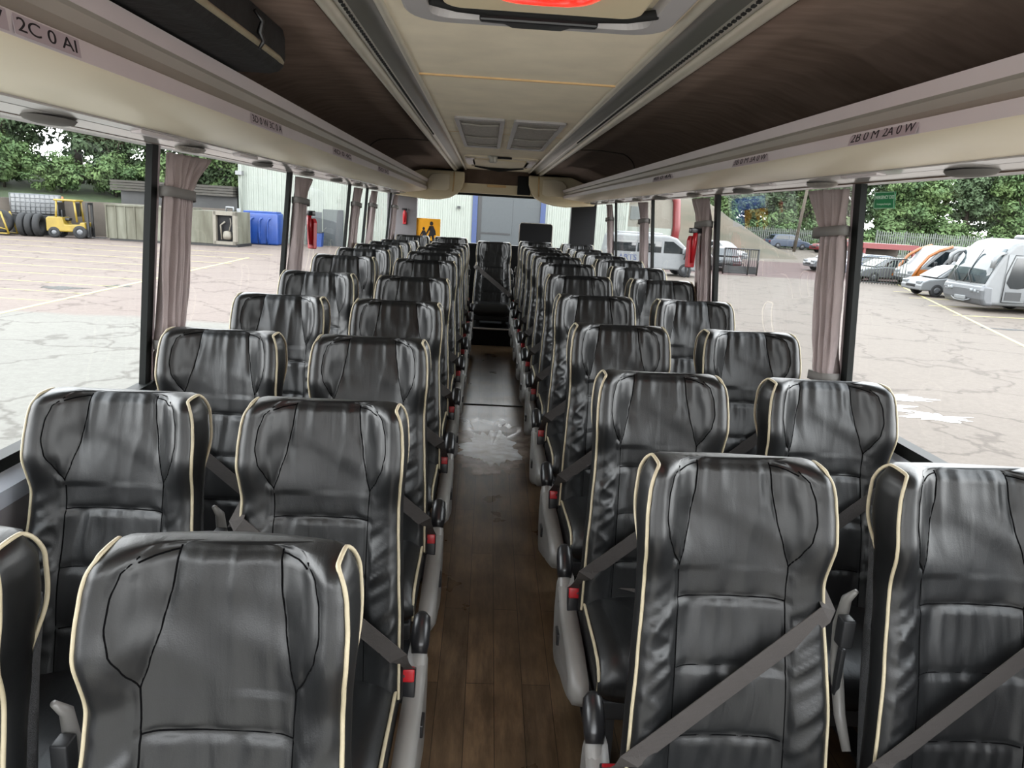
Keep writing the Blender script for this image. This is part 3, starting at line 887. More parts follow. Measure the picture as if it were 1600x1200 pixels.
def front_y(x, t, seed=0.0, wr=1.0):
    a = abs(x); e = xe(t)
    y = -0.25 * t - .018 * math.exp(-((t - .47) / .15) ** 2) - .008 * math.exp(-((t - .2) / .1) ** 2)
    head = 1 - sstep(.13, .25, t)
    y -= head * .072 * sstep(.085, .175, a)
    y -= (1 - head) * .03 * sstep(.09, .175, a)
    # centre of the panels slightly hollow, puffed between seams
    if a < .12:
        y += .008 * (1 - head) * (1 - (a / .12) ** 2)
    # puff: distance to nearest seam
    ds = 9.0
    if a < .125:
        for s in SEAMS: ds = min(ds, abs(t - s))
    vx = interp(VERT, t) if t > .21 else None
    if vx is not None: ds = min(ds, abs(a - vx))
    else:
        ds = min(ds, abs(a - interp(INNER, t)))
        if t > .012: ds = min(ds, abs(a - interp(OUTER, t)))
    y += .0065 * math.exp(-ds / .007) - .002
    # roll over at top and at the side edges
    if t < .02: y += .012 * (1 - t / .02) ** 2
    r = (e - a)
    if r < .02: y += .012 * (1 - max(r, 0) / .02) ** 2
    # creases and gathers in the leather
    if wr:
        w = 0
        nz = noise.noise
        if a < .13:
            for s, am, L in ((.285, .0075, .05), (.425, .0085, .05), (.575, .008, .05)):
                if t > s: w += am * math.exp(-(t - s) / L) * sstep(0, .012, t - s) * nz((x * 34 + 1.2 * nz((x * 5, t * 9, seed)), t * 5, seed + s * 30))
                else:
                    w += .6 * am * math.exp(-(s - t) / .035) * sstep(0, .01, s - t) * nz((x * 26, t * 6, seed + 7 + s * 20))
            rg = (1 - abs(nz((x * 13 * (1.25 - 1.1 * min(t, .3)), t * 2.2, seed + 40)))) ** 4
            if t < .285: w -= .0034 * rg * sstep(.015, .07, t) * (1 - .6 * sstep(.2, .285, t))
            else:
                rg2 = (1 - abs(nz((x * 17 + .6 * nz((x * 4, t * 7, seed)), t * 3.5, seed + 50)))) ** 3
                q = min(t - s for s in SEAMS if s <= t)
                w -= .0046 * rg2 * sstep(0, .015, q) * math.exp(-q / .09)
            if t < .22:
                k = 1 + .8 * (t / .2)
                w += .0045 * math.exp(-((t - .03) / .055) ** 2) * nz((x * 38 * (1.2 - t), t * 3, seed + 3))
                w += .0055 * nz((x * 15 / k, t * 3.2, seed + 9)) * sstep(.02, .09, t)
                w += .004 * nz((x * 9 - t * 14, t * 6, seed + 21)) * sstep(.05, .12, t)
        else:
            cr = (1 - abs(nz((a * 9 - t * 3, t * 20 + a * 16, seed + 60 + (5 if x > 0 else 0))))) ** 4
            w -= .005 * cr * (math.exp(-((t - .42) / .12) ** 2) + .4 * math.exp(-((t - .62) / .08) ** 2)) * sstep(0, .02, r)
            band = math.exp(-((t - .36) / .1) ** 2) + .6 * math.exp(-((t - .55) / .1) ** 2)
            w += .0075 * band * nz((a * 12 - t * 2, t * 38 + a * 26 * (1 if x > 0 else -1), seed + 13))
            w += .0025 * nz((x * 12, t * 12, seed + 17))
        y += 1.45 * w * wr * (1 if r > .012 else max(r, 0) / .012)
    return y

NU, NT = 84, 100
def back_point(x, t): return -0.25 * t
def make_back(seed):
    mb = MB()
    tmax = .73
    rings = []
    vs = []
    tl = [tmax * (j / NT) ** 1.15 for j in range(NT + 1)]
    nside, nb = 4, 6
    for j, t in enumerate(tl):
        e = xe(t); z = HB - t
        topdip = .007 * math.exp(-t / .05)
        fr = []
        for i in range(NU + 1):
            u = -1 + 2 * i / NU
            u = u * (1.0 - .06 * (1 - u * u))
            x = u * e
            fr.append((x, front_y(x, t, seed), z - topdip * (1 - (x / e) ** 2)))
        ye = fr[-1][1]; yb = ye + depth_side(t)
        ymid = back_point(0, t) + .075
        right = [(e + .010 * math.sin(math.pi * k / (nside + 1)), ye + (yb - ye) * k / (nside + 1), z) for k in range(1, nside + 1)]
        back = []
        for k in range(nb + 1):
            u = 1 - 2 * k / nb
            back.append((u * e * .97, yb + (max(ymid, yb) - yb) * (1 - u * u), z - topdip * (1 - u * u)))
        left = [(-p[0], p[1], p[2]) for p in reversed(right)]
        rg = fr + right + back + left
        rings.append(len(rg)); vs += rg
    n = rings[0]
    fs = []; mi = []
    for j in range(NT):
        for i in range(n):
            fs.append((j * n + i, j * n + (i + 1) % n, (j + 1) * n + (i + 1) % n, (j + 1) * n + i))
            t = (tl[j] + tl[j + 1]) / 2
            if i < NU:
                x = (vs[j * n + i][0] + vs[(j + 1) * n + i + 1][0]) / 2
                a = abs(x)
                inset = t < .21 and a > interp(INNER, t) and a < interp(OUTER, t)
                mi.append(1 if inset else 0)
            else: mi.append(1)
    # domed top closing ring
    top = vs[:n]
    cy = sum(p[1] for p in top) / n
    cap = [(p[0] * .93, p[1] + (cy + .02 - p[1]) * .35, p[2] + .005) for p in top]
    cap2 = [(p[0] * .75, p[1] + (cy + .02 - p[1]) * .8, p[2] + .006) for p in top]
    o = len(vs); vs += cap + cap2
    for i in range(n):
        fs.append((o + i, o + (i + 1) % n, (i + 1) % n, i)); mi.append(0)
        fs.append((o + n + i, o + n + (i + 1) % n, o + (i + 1) % n, o + i)); mi.append(0)
    fs.append(tuple(o + n + i for i in range(n))); mi.append(0)
    fs.append(tuple(NT * n + i for i in range(n))[::-1]); mi.append(0)
    mb.add(vs, fs, 0, True); mb.mi = mi
    return mb.mesh('backrest', ['leather', 'leather_smooth'])

def surf(x, t, seed, lift=0.0):
    return Vector((x, front_y(x, t, seed) - lift, HB - t - .007 * math.exp(-t / .05) * (1 - (x / xe(t)) ** 2)))
def make_seams(seed):
    mb = MB(); r = .0016
    for s in (-1, 1):
        mb.tube([surf(s * interp(INNER, t), t, seed, .0012) for t in [.21 * k / 24 for k in range(25)]], r, 5)
        mb.tube([surf(s * interp(OUTER, t), t, seed, .0012) for t in [.004 + .206 * k / 24 for k in range(25)]], r, 5)
        mb.tube([surf(s * interp(VERT, t), t, seed, .0012) for t in [.21 + .51 * k / 40 for k in range(41)]], r, 5)
        mb.tube([surf(s * x, interp([(.08, .004), (.11, .007), (.128, .012)], x), seed) for x in (.082, .09, .1, .11, .12, .128)], r, 5)
    for q in SEAMS:
        mb.tube([surf(-.118 + .236 * k / 30, q, seed, .0012) for k in range(31)], r * 1.3, 5)
    return mb.mesh('stitched_seams', 'seam')

def make_piping(s, seed):
    mb = MB()
    pts = []
    # behind the wing: up the rear edge, over the top and down the front edge
    for k in range(13):
        t = .205 - .195 * k / 12
        e = xe(t); pts.append(Vector((s * (e + .003), front_y(e, t, seed, 0) + depth_side(t) + .002 - (.035 * sstep(.13, .205, t)), HB - t)))
    e = xe(0)
    ya = front_y(e, 0, seed, 0) + depth_side(0); yb = front_y(e, .01, seed, 0)
    for k in range(1, 6):
        q = k / 6
        pts.append(Vector((s * (e + .003), ya + (yb - ya) * q, HB + .004 * math.sin(math.pi * q))))
    for k in range(60):
        t = .004 + .716 * k / 59
        e = xe(t); pts.append(Vector((s * (e + .002), front_y(e, t, seed, 0) + .001, HB - t)))
    for it in range(2):
        q = [pts[0]]
        for a, b in zip(pts, pts[1:]): q += [a.lerp(b, .25), a.lerp(b, .75)]
        pts = q + [pts[-1]]
    pts = pts[::2]
    mb.tube(pts, .0040, 7)
    return mb.mesh('piping', 'piping')

def make_shell():
    mb = MB()
    vs = []; fs = []
    tl = [.12, .17, .25, .35, .45, .55, .65, .76]
    n = 12
    for t in tl:
        e = xe(t) * .985
        yf = -0.25 * t + .015; yb = -0.25 * t + interp([(.12, .10), (.2, .125), (.4, .12), (.76, .09)], t)
        for k in range(n):
            a = math.pi * k / (n - 1)
            ca = math.cos(a); sa = math.sin(a)
            vs.append((e * (abs(ca) ** .35) * (1 if ca > 0 else -1), yf + (yb - yf) * sa ** .5, HB - t))
    for j in range(len(tl) - 1):
        for k in range(n):
            fs.append((j * n + k, j * n + (k + 1) % n, (j + 1) * n + (k + 1) % n, (j + 1) * n + k))
    fs.append(tuple(range(n))); fs.append(tuple((len(tl) - 1) * n + k for k in range(n)))
    mb.add(vs, fs, 0, True)
    return mb.mesh('back_shell', 'shell_fabric')

def make_cushion():
    mb = MB()
    # profile along y (front edge rolled over), rounded sideways
    vs = []; fs = []
    prof = [(-.10, .33), (-.10, .43), (-.14, .452), (-.22, .458), (-.32, .462), (-.42, .468), (-.49, .466), (-.53, .452), (-.555, .42), (-.56, .38), (-.55, .345), (-.52, .325), (-.42, .315), (-.3, .31), (-.18, .315)]
    nx = 24; n = len(prof)
    for i in range(nx + 1):
        u = -1 + 2 * i / nx
        k = (1 - abs(u) ** 5) ** .35 if abs(u) < 1 else 0
        k = max(k, .45)
        for (y, z) in prof:
            zz = .39 + (z - .39) * k
            yy = -.33 + (y + .33) * (.96 + .04 * k)
            if z > .42: zz += .012 * sstep(.55, .8, abs(u)) * k + .003 * noise.noise((u * 6, y * 14, 2)) - .005 * (1 - abs(u))
            vs.append((u * .213, yy, zz))
    for i in range(nx):
        for j in range(n):
            fs.append((i * n + j, i * n + (j + 1) % n, (i + 1) * n + (j + 1) % n, (i + 1) * n + j))
    fs.append(tuple(range(n))); fs.append(tuple(nx * n + j for j in range(n)))
    mb.add(vs, fs, 0, True)
    return mb.mesh('seat_cushion', 'leather')
def make_cushion_piping(s):
    mb = MB()
    mb.tube([(s * .209, y, z) for (y, z) in [(-.12, .425), (-.2, .435), (-.32, .438), (-.42, .443), (-.49, .44), (-.525, .43), (-.542, .41), (-.547, .385), (-.54, .355), (-.51, .34)]], .0048, 7)
    return mb.mesh('cushion_piping', 'piping')
def make_pedestal():
    mb = MB()
    mb.box((-.20, -.52, .27), (.20, -.08, .33), bev=.008)
    mb.box((-.17, -.14, .0), (-.13, -.10, .28)); mb.box((.13, -.14, .0), (.17, -.10, .28))
    mb.box((-.17, -.42, .0), (-.13, -.38, .28)); mb.box((.13, -.42, .0), (.17, -.38, .28))
    mb.box((-.18, -.46, .0), (-.12, -.06, .015)); mb.box((.12, -.46, .0), (.18, -.06, .015))
    return mb.mesh('pedestal', 'seat_metal')
def make_side_panel(s):
    """grey plastic fin on the aisle side; s = direction of the aisle"""
    mb = MB()
    poly = [(.05, .42), (-.02, .43), (-.08, .40), (-.13, .375), (-.22, .375), (-.36, .37), (-.47, .35), (-.50, .31), (-.47, .27), (-.38, .235), (-.26, .20), (-.14, .15), (-.05, .12), (.0, .13), (.03, .19), (.06, .30)]
    n = len(poly)
    a = [(s * .222, y, z) for y, z in poly]
    cx = sum(p[0] for p in poly) / n; cz = sum(p[1] for p in poly) / n
    b = [(s * .262, cx + (y - cx) * .97, cz + (z - cz) * .95) for y, z in poly]
    c = [(s * .275, cx + (y - cx) * .84, cz + (z - cz) * .80) for y, z in poly]
    e = [(s * .268, cx + (y - cx) * .60, cz + (z - cz) * .5) for y, z in poly]
    vs = a + b + c + e; fs = []
    for k in range(3):
        for i in range(n): fs.append((k * n + i, k * n + (i + 1) % n, (k + 1) * n + (i + 1) % n, (k + 1) * n + i))
    fs.append(tuple(range(n))); fs.append(tuple(3 * n + i for i in range(n)))
    mb.add(vs, fs, 0, True)
    # neck carrying the grip
    mb.tube([(s * .25, -.06, .36), (s * .252, -.03, .40), (s * .252, .0, .43), (s * .252, .02, .45)], [.024, .024, .022, .02], 10)
    return mb.mesh('side_panel', 'grey_plastic')
def make_slot(s):
    mb = MB(); mb.box((s * .262, -.12, .235), (s * .2765, -.06, .275), bev=.004)
    return mb.mesh('slot_cover', 'dark_plastic')
def make_grip(s):
    mb = MB()
    mb.tube([(s * .252, -.015, .425), (s * .252, .0, .445), (s * .252, .03, .475), (s * .252, .055, .497), (s * .252, .066, .505)], [.022, .026, .027, .024, .012], 12)
    return mb.mesh('grip', 'dark_plastic')
def make_buckle(s):
    mb = MB(); R = Matrix.Translation((s * .232, -.10, .425)) @ Matrix.Rotation(-.25, 4, 'X')
    mb.box((-.02, -.02, -.062), (.02, .013, .012), bev=.005, mtx=R)
    return mb.mesh('buckle', 'dark_plastic')
def make_button(s):
    mb = MB(); R = Matrix.Translation((s * .232, -.10, .425)) @ Matrix.Rotation(-.25, 4, 'X')
    mb.box((-.017, -.026, -.018), (.017, .0, .017), bev=.004, mtx=R)
    return mb.mesh('release_button', 'red_plastic')
def make_belt(s, seed):
    """shoulder belt from the window side (-s) to the aisle-side buckle (s); plus the lap strap end"""
    mb = MB()
    w = .026
    t0, t1 = .295, .60
    xs0 = -s * (xe(t0) + .010)
    ctr = []
    A = Vector((-s * xe(t0), front_y(.16, t0, seed, 0) - .004, HB - t0))
    B = Vector((s * (xe(t1) + .004), front_y(.16, t1, seed, 0) - .012, HB - t1))
    # taut strap: straight, lifted just clear of the leather
    lift = 0
    for k in range(1, 30):
        q = A.lerp(B, k / 30); e = xe(HB - q.z) - .006
        lift = max(lift, q.y - front_y(max(-e, min(e, q.x)), HB - q.z, seed, 0) + .006)
    A.y -= lift; B.y -= lift
    ctr.append(Vector((xs0, A.y + .075, A.z + .035)))
    ctr.append(Vector((xs0, A.y + .02, A.z + .012)))
    for k in range(13): ctr.append(A.lerp(B, k / 12))
    last = ctr[-1]
    for q in (.25, .5, .75, 1.0):
        ctr.append(last.lerp(Vector((s * .232, -.112, .44)), q) + Vector((0, -.01 * math.sin(math.pi * q), 0)))
    vs = []; fs = []
    for i, p in enumerate(ctr):
        tg = (ctr[min(i + 1, len(ctr) - 1)] - ctr[max(i - 1, 0)]).normalized()
        nrm = Vector((0, -1, -.25)).normalized() if i > 0 else Vector((-s, -.3, 0)).normalized()
        wd = tg.cross(nrm).normalized()
        ww = w * (1 if i < len(ctr) - 4 else .8)
        vs += [p - wd * ww, p + wd * ww]
    for i in range(len(ctr) - 1): fs.append((2 * i, 2 * i + 1, 2 * i + 3, 2 * i + 2))
    o = len(vs)
    vs2 = [(v[0], v[1] + .002, v[2]) for v in vs]
    fs2 = [tuple(o + i for i in reversed(f)) for f in fs]
    sd = []
    for i in range(len(ctr) - 1):
        sd.append((2 * i, 2 * i + 2, o + 2 * i + 2, o + 2 * i)); sd.append((2 * i + 1, o + 2 * i + 1, o + 2 * i + 3, 2 * i + 3))
    mb.add(vs + vs2, fs + fs2 + sd, 0, False)
    # lap end: from the buckle across the cushion corner
    a = Vector((s * .225, -.115, .43)); b = Vector((s * .05, -.17, .475)); vs = []
    for k in range(9):
        q = k / 8
        p = a.lerp(b, q) + Vector((0, 0, .02 * math.sin(math.pi * q)))
        vs += [p + Vector((0, .018, .004)), p - Vector((0, .018, -.001))]
    mb.add(vs, [(2 * k, 2 * k + 1, 2 * k + 3, 2 * k + 2) for k in range(8)], 0, True)
    return mb.mesh('seat_belt', 'belt')
def make_armrest(s):
    """folded-up centre armrest between the paired seats: pale curved bar on the shell"""
    mb = MB()
    pts = [(s * .214, -.0, HB - .30), (s * .222, .02, HB - .33), (s * .224, .028, HB - .40), (s * .222, .015, HB - .50), (s * .22, -.03, HB - .60), (s * .218, -.08, HB - .66)]
    mb.tube(pts, [.006, .012, .015, .015, .013, .010], 10)
    return mb.mesh('armrest', 'grey_plastic')
def make_arm_slot(s):
    mb = MB(); mb.box((s * .217, -.03, HB - .43), (s * .246, .005, HB - .36), bev=.004)
    mb.box((s * .222, -.018, HB - .56), (s * .235, .0, HB - .44), bev=.003)
    return mb.mesh('armrest_catch', 'seat_metal')

SEEDS = (1.7, 8.3, 15.9)
BK = [make_back(s) for s in SEEDS]; SM = [make_seams(s) for s in SEEDS]
PP = {s: make_piping(s, 1.7) for s in (-1, 1)}
SH, CU, CP, PD = make_shell(), make_cushion(), {s: make_cushion_piping(s) for s in (-1, 1)}, make_pedestal()
SP = {s: make_side_panel(s) for s in (-1, 1)}; SL = {s: make_slot(s) for s in (-1, 1)}; GR = {s: make_grip(s) for s in (-1, 1)}
BU = {s: make_buckle(s) for s in (-1, 1)}; RB = {s: make_button(s) for s in (-1, 1)}
BE = {s: make_belt(s, SEEDS[0]) for s in (-1, 1)}
AR = {s: make_armrest(s) for s in (-1, 1)}; AS = {s: make_arm_slot(s) for s in (-1, 1)}

def seat(x, y, aisle, inner, label, group, variant=0, belt=True, hs=1.0, rz=0.0):
    """aisle: +1/-1 direction of the aisle; inner: next to the aisle"""
    z = floor_z(y)
    t = empty('passenger_seat', (x, y, z), rz, label, 'seat', group)
    t.scale = (1, 1, hs)
    b = link('backrest', BK[variant], t)
    link('stitched_seams', SM[variant], b)
    for s in (-1, 1):
        p = link('piping', PP[s], t); p['label'] = 'cream piping'
    link('back_shell', SH, t)
    c = link('seat_cushion', CU, t)
    for s in (-1, 1): link('cushion_piping', CP[s], c)
    link('pedestal', PD, t)
    if inner:
        sp = link('side_panel', SP[aisle], t); sp['label'] = 'grey plastic side panel'
        link('slot_cover', SL[aisle], sp); link('grip', GR[aisle], sp)
    else:
        a = link('armrest', AR[aisle], t); link('armrest_catch', AS[aisle], a)
    bu = link('buckle', BU[aisle], t)
    k = link('release_button', RB[aisle], bu); k['label'] = 'red release button'
    if belt:
        link('seat_belt', BE[aisle], t)
    return t

random.seed(11)
PITCH = .739
HL = [1.112, 1.115, 1.117, 1.120, 1.123, 1.130, 1.136, 1.136, 1.128, 1.12]
HR = [1.133, 1.122, 1.124, 1.124, 1.124, 1.127, 1.132, 1.126, 1.120, 1.115]
for k in range(10):
    y = 1.09 + PITCH * k
    hs = HL[k] / HB
    seat(-.382 + random.uniform(-.003, .003), y, 1, True, 'black leather aisle seat of the left block, %s row from the front' % ORD[k], 'aisle seats left of the aisle', 0 if k else 1, k > 0, hs, random.uniform(-.012, .012))
    seat(-.895, y, 1, False, 'black leather window seat of the left block, %s row from the front' % ORD[k], 'window seats left of the aisle', (k + 2) % 3, k > 1 and k % 3 != 0, hs, random.uniform(-.012, .012))
    y = 1.506 + PITCH * k - (.06 if k == 9 else 0)
    hs = HR[k] / HB
    seat(.562 + random.uniform(-.004, .004), y, -1, True, 'black leather aisle seat of the right block, %s row from the front' % ORD[k], 'aisle seats right of the aisle', 0, True, hs, random.uniform(-.012, .012))
    seat(1.095 if k < 3 else 1.062, y, -1, False, 'black leather window seat of the right block, %s row from the front' % ORD[k], 'window seats right of the aisle', 0 if k < 3 else k % 3, k < 4, hs, random.uniform(-.012, .012))
BR = [(-.878, 'leftmost of the five seats across the back'), (-.425, 'second from the left of the five seats across the back'), (.58, 'second from the right of the five seats across the back'), (1.08, 'rightmost of the five seats across the back')]
for x, lb in BR:
    seat(x, 8.93, 1 if x < 0 else -1, False, 'black leather rear bench seat, ' + lb, 'back row seats', 1, False, 1.0)
seat(.085, 8.72, 1, False, 'black leather seat at the end of the aisle, raised on a black riser', 'back row seats', 0, True, .985)

# ================================================================== the yard outside
G = -1.05
def rise(x, y):
    r = 0.0
    if x > 10: r += .85 * sstep(43, 76, y) * sstep(10, 14, x)
    return r
def gz(x, y): return G + rise(x, y)

def ground_material():
    mt = bpy.data.materials.new('yard_asphalt'); mt.use_nodes = True
    n = mt.node_tree.nodes; l = mt.node_tree.links; p = n['Principled BSDF']
    p.inputs['Roughness'].default_value = 0.85; p.inputs['Specular IOR Level'].default_value = 0.25
    tc = n.new('ShaderNodeTexCoord'); sep = n.new('ShaderNodeSeparateXYZ')
    wob = n.new('ShaderNodeTexNoise'); wob.inputs['Scale'].default_value = .35; wob.inputs['Detail'].default_value = 5
    l.new(tc.outputs['Object'], wob.inputs['Vector'])
    l.new(tc.outputs['Object'], sep.inputs[0])
    def math_(op, a, b):
        k = n.new('ShaderNodeMath'); k.operation = op
        for i, q in enumerate((a, b)):
            if isinstance(q, (int, float)): k.inputs[i].default_value = q
            else: l.new(q, k.inputs[i])
        return k.outputs[0]
    def step(val, a, b):
        k = n.new('ShaderNodeMapRange'); k.interpolation_type = 'SMOOTHSTEP'
        k.inputs['From Min'].default_value = a; k.inputs['From Max'].default_value = b
        l.new(val, k.inputs['Value']); return k.outputs[0]
    def mix(fac, a, b):
        k = n.new('ShaderNodeMix'); k.data_type = 'RGBA'
        l.new(fac, k.inputs[0])
        for i, q in ((6, a), (7, b)):
            if isinstance(q, str): k.inputs[i].default_value = lin(q)
            else: l.new(q, k.inputs[i])
        return k.outputs[2]
    yw = math_('ADD', sep.outputs['Y'], math_('MULTIPLY', math_('SUBTRACT', wob.outputs['Fac'], .5), 2.2))
    # grey concrete close to the coach on the left, pinkish worn asphalt beyond, grey road and red band on the right
    left = step(sep.outputs['X'], 1.0, -1.0)
    pink = mix(wob.outputs['Fac'], '@8d7d77', '@a19288')
    grey = mix(wob.outputs['Fac'], '@8f8c85', '@9d9a92')
    buff = mix(wob.outputs['Fac'], '@857a70', '@8d8177')
    lcol = mix(step(yw, 16.3, 16.9), grey, pink)
    rcol = mix(step(yw, 42.6, 42.9), buff, '@6e5450')
    rcol = mix(step(yw, 56, 57), rcol, '@857b6f')
    col = mix(left, rcol, lcol)
    # fine grain
    gr = n.new('ShaderNodeTexNoise'); gr.inputs['Scale'].default_value = 9; gr.inputs['Detail'].default_value = 8; gr.inputs['Roughness'].default_value = .75
    l.new(tc.outputs['Object'], gr.inputs['Vector'])
    rg = n.new('ShaderNodeValToRGB'); rg.color_ramp.elements[0].position = .3; rg.color_ramp.elements[1].position = .75
    rg.color_ramp.elements[0].color = (.72, .7, .68, 1); rg.color_ramp.elements[1].color = (1.12, 1.12, 1.1, 1)
    l.new(gr.outputs['Fac'], rg.inputs[0])
    m1 = n.new('ShaderNodeMix'); m1.data_type = 'RGBA'; m1.blend_type = 'MULTIPLY'; m1.inputs[0].default_value = .8
    l.new(col, m1.inputs[6]); l.new(rg.outputs[0], m1.inputs[7])
    # cracks
    vo = n.new('ShaderNodeTexVoronoi'); vo.feature = 'DISTANCE_TO_EDGE'; vo.inputs['Scale'].default_value = .42
    vadd = n.new('ShaderNodeVectorMath'); vadd.operation = 'ADD'
    nw = n.new('ShaderNodeTexNoise'); nw.inputs['Scale'].default_value = 1.1; nw.inputs['Detail'].default_value = 6
    l.new(tc.outputs['Object'], nw.inputs['Vector'])
    vs_ = n.new('ShaderNodeVectorMath'); vs_.operation = 'SCALE'; vs_.inputs['Scale'].default_value = 1.6
    l.new(nw.outputs['Color'], vs_.inputs[0]); l.new(tc.outputs['Object'], vadd.inputs[0]); l.new(vs_.outputs[0], vadd.inputs[1]); l.new(vadd.outputs[0], vo.inputs['Vector'])
    cr = n.new('ShaderNodeValToRGB'); cr.color_ramp.elements[0].position = .006; cr.color_ramp.elements[1].position = .03
    cr.color_ramp.elements[0].color = (.55, .52, .5, 1); cr.color_ramp.elements[1].color = (1, 1, 1, 1)
    l.new(vo.outputs['Distance'], cr.inputs[0])
    m2 = n.new('ShaderNodeMix'); m2.data_type = 'RGBA'; m2.blend_type = 'MULTIPLY'; m2.inputs[0].default_value = .8
    l.new(m1.outputs[2], m2.inputs[6]); l.new(cr.outputs[0], m2.inputs[7])
    l.new(m2.outputs[2], p.inputs['Base Color'])
    M['yard_asphalt'] = mt
ground_material()
mb = MB()
xs = [-160, -90, -60, -40, -30, -24, -20, -17, -14, -8, 0, 8, 10, 12, 14, 20, 30, 45, 70, 110, 180]
ys = [-30, 0, 10, 20, 30, 40, 43, 46, 48, 51, 54, 57, 60, 64, 68, 72, 76, 85, 110, 160]
mb.add([(x, y, gz(x, y)) for y in ys for x in xs], [(j * len(xs) + i, j * len(xs) + i + 1, (j + 1) * len(xs) + i + 1, (j + 1) * len(xs) + i) for j in range(len(ys) - 1) for i in range(len(xs) - 1)])
yard = mb.build('trim_40', 'yard_asphalt'); yard['kind'] = 'structure'; yard['label'] = 'worn asphalt depot yard around the coach'
mat('bounce_apron', '#a7a39b', .85, var=.06, vscale=1.5)
mb = MB(); mb.box((-14, -20, G), (14, -.6, G + .012)); o = mb.build('bounce_slab', 'bounce_apron', yard); o['label'] = 'unseen pale slab added ahead of the coach to bounce light'  # slab added out of view to bounce daylight onto the ceiling
mb = MB(); mb.box((-30, -26, G), (30, -20, 7.5)); o = mb.build('trim_45', 'concrete'); o['kind'] = 'structure'; o['label'] = 'unseen dark wall added ahead of the coach to block front sky'  # wall added out of view to keep front sky off the leather
def line(x0, y0, x1, y1, w, material='road_yellow'):
    a = Vector((x0, y0, 0)); b = Vector((x1, y1, 0)); dd = (b - a).normalized(); nn = Vector((-dd.y, dd.x, 0)) * w / 2
    mb = MB(); vs = []
    for z in (G, G + .006):
        vs += [(q.x, q.y, z) for q in (a - nn, a + nn, b + nn, b - nn)]
    mb.add(vs, [(0, 1, 2, 3), (7, 6, 5, 4), (0, 4, 5, 1), (1, 5, 6, 2), (2, 6, 7, 3), (3, 7, 4, 0)])
    return mb.build('painted_line', material, yard)
line(-10.3, 10, -11.35, 36, .13)
for k in range(9):
    y = 18.7 + 1.55 * k + .12 * k * k
    line(-30 - k, y + 1.6, -10.75 - .02 * k, y - .1, .045)
line(14.5, 18.5, 24.5, 43.5, .12)
for k in range(4):
    line(17.5 + 1.1 * k, 26.8 + 3.4 * k, 32, 27.6 + 3.4 * k, .10)
line(18, 47, 34, 83, .2, 'road_white')
random.seed(7)
def yard_patch(cx, cy, rx, ry, material, seed, wob=.5):
    mb = MB(); n = 60; vs = [(cx, cy, G + .005)]
    for k in range(n):
        a = 2 * math.pi * k / n; q = 1 + wob * noise.noise((math.cos(a) * 2 + seed, math.sin(a) * 2, seed)) + .5 * wob * noise.noise((math.cos(a) * 7, math.sin(a) * 7, seed))
        vs.append((cx + rx * math.cos(a) * q, cy + ry * math.sin(a) * q, G + .005))
    mb.add(vs, [(0, 1 + k, 1 + (k + 1) % n) for k in range(n)])
    return mb.build('surface_patch', material, yard)
omat('wet_tar', '#2c2a2b', .3, var=.2, vscale=3)
omat('puddle', '#6e675f', .06, spec=.6)
yard_patch(-11.9, 21.2, .55, .35, 'wet_tar', 3, .9); yard_patch(-10.9, 22.2, .35, .3, 'wet_tar', 5, .9)
yard_patch(6.2, 11.5, .75, .5, 'puddle', 8, .8); yard_patch(6.9, 12.3, .9, .25, 'puddle', 12, .8); yard_patch(7.2, 11.0, .5, .25, 'puddle', 2, .8)
yard_patch(17.2, 23.2, .9, .2, 'wet_tar', 9, .8)

# ------------------------------------------------------------------ depot building behind the coach
bld = empty('depot_building', (-4, 50, G), 0, 'large pale ribbed steel building with blue-framed grey door behind the coach', 'building')
def at(o, t):
    o.matrix_parent_inverse = Matrix.Translation(-t.location); return o
def ribbed(x0, x1, y, z0, z1, pitch=.3):
    pts = []; x = x0
    while x < x1 - pitch:
        pts += [(x, y), (x + pitch * .55, y), (x + pitch * .65, y - .05), (x + pitch * .9, y - .05)]; x += pitch
    pts.append((x1, y))
    mb = MB(); mb.sheet(pts, z0, z1, axis='z', smooth=False); return mb
at(ribbed(-16.2, -1.05, 50, G, 8).build('wall_cladding', 'steel_wall', bld), bld)
at(ribbed(3.75, 9.2, 50, G, 8).build('wall_cladding', 'steel_wall', bld), bld)
at(ribbed(-1.05, 3.75, 50, 4.2, 8).build('wall_cladding', 'steel_wall', bld), bld)
mb = MB(); mb.box((-16.25, 49.9, G), (-16.05, 70, 8)); mb.box((9.15, 49.9, G), (9.3, 70, 8)); at(mb.build('side_wall', 'steel_wall', bld), bld)
mb = MB(); mb.box((-16.4, 49.7, 8), (9.4, 70, 8.3)); at(mb.build('roof', 'shed_roof', bld), bld)
mb = MB(); mb.box((-1.05, 49.85, G), (-.72, 50.1, 4.2)); mb.box((3.45, 49.85, G), (3.78, 50.1, 4.2)); mb.box((-.72, 49.85, 3.95), (3.45, 50.1, 4.2)); at(mb.build('door_frame', 'blue_paint', bld), bld)
dr = MB(); dr.box((-.72, 50.0, G), (1.6, 50.06, 3.95)); dr.box((1.6, 50.02, G), (1.63, 50.05, 3.95)); dr.box((1.63, 50.0, G), (3.45, 50.06, 3.95)); dr = at(dr.build('roller_door', 'steel_door', bld), bld)
mb = MB(); mb.box((-.70, 49.97, G), (-.45, 50.0, 3.95)); mb.box((-.5, 49.96, .3), (1.5, 50, .42)); at(mb.build('door_rail', 'dark_paint', bld), bld)
mb = MB(); mb.box((-11.9, 49.9, G), (-10.9, 49.96, 1.1)); d2 = at(mb.build('side_door', 'steel_door', bld), bld)
mb = MB(); mb.box((-10.8, 49.9, G), (-9.5, 49.96, 1.3)); at(mb.build('shutter_door', 'steel_door', bld), bld)
